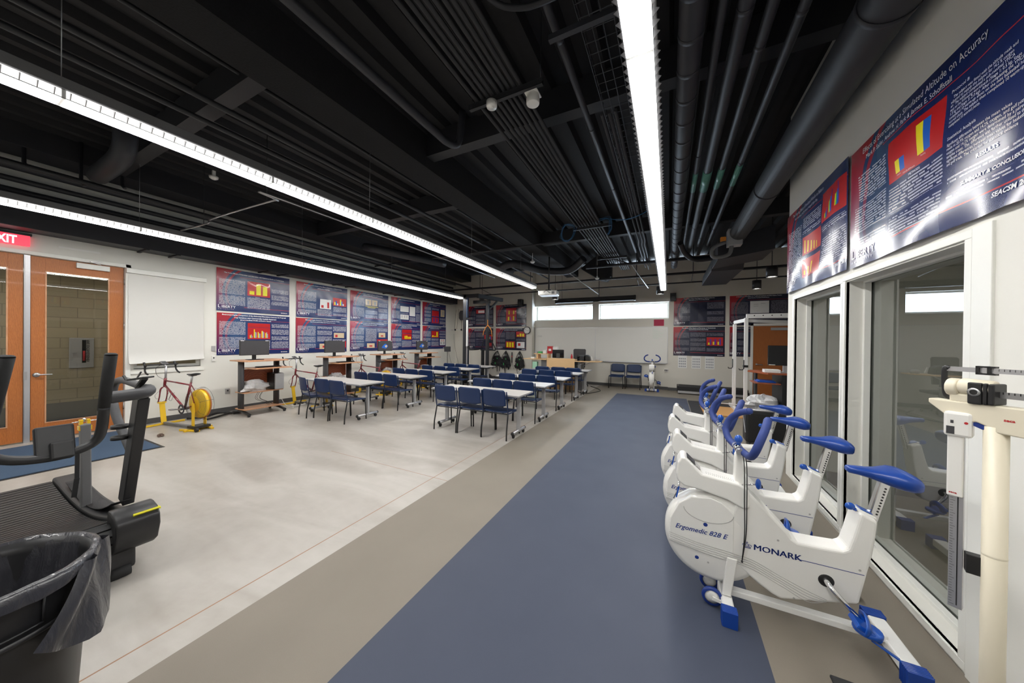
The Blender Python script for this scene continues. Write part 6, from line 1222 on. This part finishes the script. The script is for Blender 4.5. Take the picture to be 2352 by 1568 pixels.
b = MB(); b.bar((-4.20, .715, .74), (-4.18, .71, .50), .022, .01, (1, 0, 0)); b.bar((-4.18, .71, .52), (-4.17, .695, .38), .026, .012, (1, 0, 0)); tl(b).build('strap', 'black', t)
# ---------------------------------------------------------------- waste bin with black liner
t = thing('waste_bin', 'black round waste bin with a shiny black liner folded over its rim', 'waste bin', (-2.28, .16, 0))
b = MB(); b.lathe([(.0001, 0), (.205, 0), (.225, .05), (.262, .70), (.272, .715), (.275, .745), (.262, .75), (.255, .70), (.22, .06), (.0001, .05)], (0, 0, 0), 'z', 48); b.build('bin_body', 'dark_plastic', t)
b = MB(); b.lathe([(.256, .56), (.2625, .562), (.265, .575), (.258, .58)], (0, 0, 0), 'z', 48); b.build('raised_band', 'dark_plastic', t)
def bagring(r, z, am, sd, n=120): return [((r+am*(math.sin(7*a+sd)+.6*math.sin(13*a+2*sd)+.5*math.sin(29*a+sd*3)))*math.cos(a), (r+am*(math.sin(7*a+sd)+.6*math.sin(13*a+2*sd)+.5*math.sin(29*a+sd*3)))*math.sin(a), z+am*.8*math.sin(11*a+sd*2)) for a in (2*math.pi*i/n for i in range(n))]
rings = [bagring(.10, .30, .012, 1), bagring(.19, .42, .014, 1.5), bagring(.235, .60, .010, 2), bagring(.257, .72, .004, 2.3), bagring(.268, .762, .002, 2.5), bagring(.284, .755, .003, 2.7), bagring(.290, .735, .003, 2.9), bagring(.284, .705, .004, 3.0)]
rings[-1] = [(x, y, z-.008*math.sin(5*math.atan2(y, x))) for x, y, z in rings[-1]]
b = MB(); b.loft(rings, cap=False); b.build('bin_liner', 'bag_black', t)
b = MB(); b.tube([(.2625*math.cos(R(a)), .2625*math.sin(R(a)), .60+.0) for a in range(-70, 29, 4)] , .004, 6); b.tube([(.2615*math.cos(R(26)), .2615*math.sin(R(26)), .60), (.266*math.cos(R(26)), .266*math.sin(R(26)), .70)], .004, 6); b.build('moulded_ridge', 'dark_plastic', t)
# loose flap of the liner hanging on the camera-right side
b = MB(); rows_ = []
for i in range(13):
    f = i/12; row = []
    for j in range(13):
        q = j/12; a = R(46+50*q)*(1-f) + R(17+73*q)*f; L_ = .17+.15*math.sin(math.pi*min(1, q*.8+.1)); z = .745-f*L_
        r_ = .285+.018*math.sin(q*9+f*2)+.02*f*math.sin(q*math.pi)+.012*math.sin(q*17); row.append((r_*math.cos(a), r_*math.sin(a), z))
    rows_.append(row)
b.loft(rows_, cap=False, closed=False); b.build('liner_flap', 'bag_black', t)
# ---------------------------------------------------------------- column scale at the right
t = thing('column_scale', 'cream mechanical column scale with sliding weights and height rod at the right edge', 'scale', (.905, 1.53, 0))
b = MB(); b.cyl((0, 0, .09), (0, 0, 1.40), .0235, 24); b.lathe([(.0237, 1.0), (.0242, 1.003), (.0237, 1.006)], (0, 0, 0), 'z', 24); b.build('column', 'cream', t)
b = MB(); b.box(-.18, .22, -.06, .485, .0, .07); pb = b.build('platform', 'cream', t, bevel=.01); b = MB(); b.box(-.205, .225, -.04, .48, .072, .088); b.build('platform_mat', 'floor_mat_black', pb, bevel=.006)
hd = bpy.data.objects.new('beam_head', None); COL.objects.link(hd); hd.parent = t; hd.location = (0, 0, 0); hd.rotation_euler = (0, 0, R(-53))
b = MB(); b.prism([(-.132, 1.466), (-.132, 1.452), (-.088, 1.412), (-.045, 1.40), (-.03, 1.408), (-.012, 1.40), (.004, 1.384), (.10, 1.378), (.20, 1.40), (.24, 1.44), (.24, 1.466)], -.022, .022, 'xz'); b.build('head_housing', 'cream', hd, bevel=.004)
b = MB(); b.prism([(-.048, 1.412), (-.025, 1.41), (-.01, 1.402), (.004, 1.386), (-.02, 1.386), (-.046, 1.398)], -.018, .018, 'xz'); b.build('support_fork', 'blue_ink', hd, bevel=.003)
b = MB(); n = 8
b.cyl((-.095, 0, 1.510), (-.068, 0, 1.510), .031, 10); b.cyl((-.07, 0, 1.515), (-.0, 0, 1.513), .027, 16); b.box(-.088, -.010, -.018, .018, 1.462, 1.492); b.build('beam_bearing', 'cream', hd, bevel=.006)
b = MB(); b.box(-.04, .24, -.004, .004, 1.489, 1.508); b.build('lower_beam', 'silver', hd)
b = MB()
for k in range(23): b.box(.012+k*.01, .014+k*.01, -.0048, -.004, 1.501, 1.508)
b.build('beam_notches', 'black', hd)
b = MB(); b.box(-.045, -.016, -.030, .030, 1.464, 1.532); b.box(-.0155, -.006, -.030, .030, 1.465, 1.532); b.box(-.0055, .007, -.030, .030, 1.466, 1.531); wt = b.build('sliding_weight', 'black', hd, bevel=.004)
b = MB(); b.lathe([(.008, -.0315), (.013, -.0315), (.013, -.028)], (-.031, 0, 1.502), 'y', 20); b.build('weight_ring', 'silver', wt)
b = MB(); b.box(-.100, .24, -.003, .003, 1.563, 1.578); ub = b.build('upper_beam', 'alu', hd)
b = MB()
for k in range(24): b.box(.004+k*.0095, .005+k*.0095, -.0036, -.003, 1.570, 1.577)
b.build('beam_marks', 'black', ub)
b = MB(); b.box(-.038, .0, -.008, .008, 1.579, 1.584); b.box(-.038, .0, -.008, .008, 1.557, 1.562); b.box(-.038, -.031, -.008, .008, 1.557, 1.584); b.box(-.016, -.009, -.008, .008, 1.557, 1.584); b.build('slider', 'black', hd)
b = MB(); b.tube(smooth_pts([(-.095, 0, 1.571), (-.104, 0, 1.573), (-.106, 0, 1.54), (-.104, 0, 1.50), (-.10, 0, 1.477), (-.085, 0, 1.474)], 4), .0075, 8, rx=.8); b.build('end_yoke', 'black', hd)
b = MB(); b.text('seca', Matrix(((1, 0, 0, .022), (0, 0, 1, -.0228), (0, 1, 0, 1.423), (0, 0, 0, 1))), .0115, bold=.0004); b.build('lettering', 'red', hd)
# height rod beside the column
hr = Vector((-.050, .050, 0))
b = MB(); b.box(hr.x-.014, hr.x+.014, hr.y-.010, hr.y+.010, .79, 1.43, M=rotm('Z', -35)); rod = b.build('height_rod', 'alu', t, bevel=.001)
b = MB(); M_ = Matrix.Translation((hr.x, hr.y, 0)) @ Matrix.Rotation(R(-35), 4, 'Z')
for k in range(60): b.box(-.012, -.006 if k % 5 else -.002, -.0108, -.0102, .80+k*.0085, .8008+k*.0085)
b.box(.002, .0045, -.0108, -.0102, .80, 1.18); b.xf(M_); b.build('rod_marks', 'black', rod)
b = MB(); b.box(-.019, .013, -.018, .012, 1.155, 1.40); b.xf(M_); sl = b.build('rod_slide', 'white_plastic', t, bevel=.004)
b = MB(); b.box(-.026, .030, -.026, .016, 1.352, 1.432); b.xf(M_); b.build('head_slide', 'white_plastic', sl, bevel=.008)
b = MB(); b.box(-.020, -.004, -.0268, -.024, 1.36, 1.385); b.box(-.012, -.006, -.0268, -.024, 1.395, 1.405); b.xf(M_); b.build('slide_window', 'dark_grey', sl)
b = MB(); b.lathe([(.0001, -.0275), (.004, -.0275)], (.018, 0, 1.40), 'y', 14); b.text('seca', Matrix(((1, 0, 0, -.014), (0, 0, 1, -.0185), (0, 1, 0, 1.165), (0, 0, 0, 1))), .009, bold=.0003); b.xf(M_); b.build('red_mark', 'red', sl)
b = MB(); b.box(-.045, .005, -.012, .016, .925, .985, M=rotm('Z', -20), c=(-.02, 0, .95)); b.xf(Matrix.Translation((.0, .018, 0))); b.build('rod_bracket', 'black', t, bevel=.002)
# added fill lamp, brightens the side room behind the glass
t = thing('side_room_fill_light', 'added fill light panel that brightens the glazed side room from its ceiling', 'ceiling light', (3.1, 2.6, 2.5)); b = MB(); b.box(-.6, .6, -.3, .3, .01, .05); b.build('panel_frame', 'frame_white', t); b = MB(); b.box(-.57, .57, -.27, .27, .0, .01)
MATS['room_fill'] = mat('room_fill_', (1, 1, 1), .5, emit=(1, .98, .92), es=11.0); b.build('lamp', 'room_fill', t)
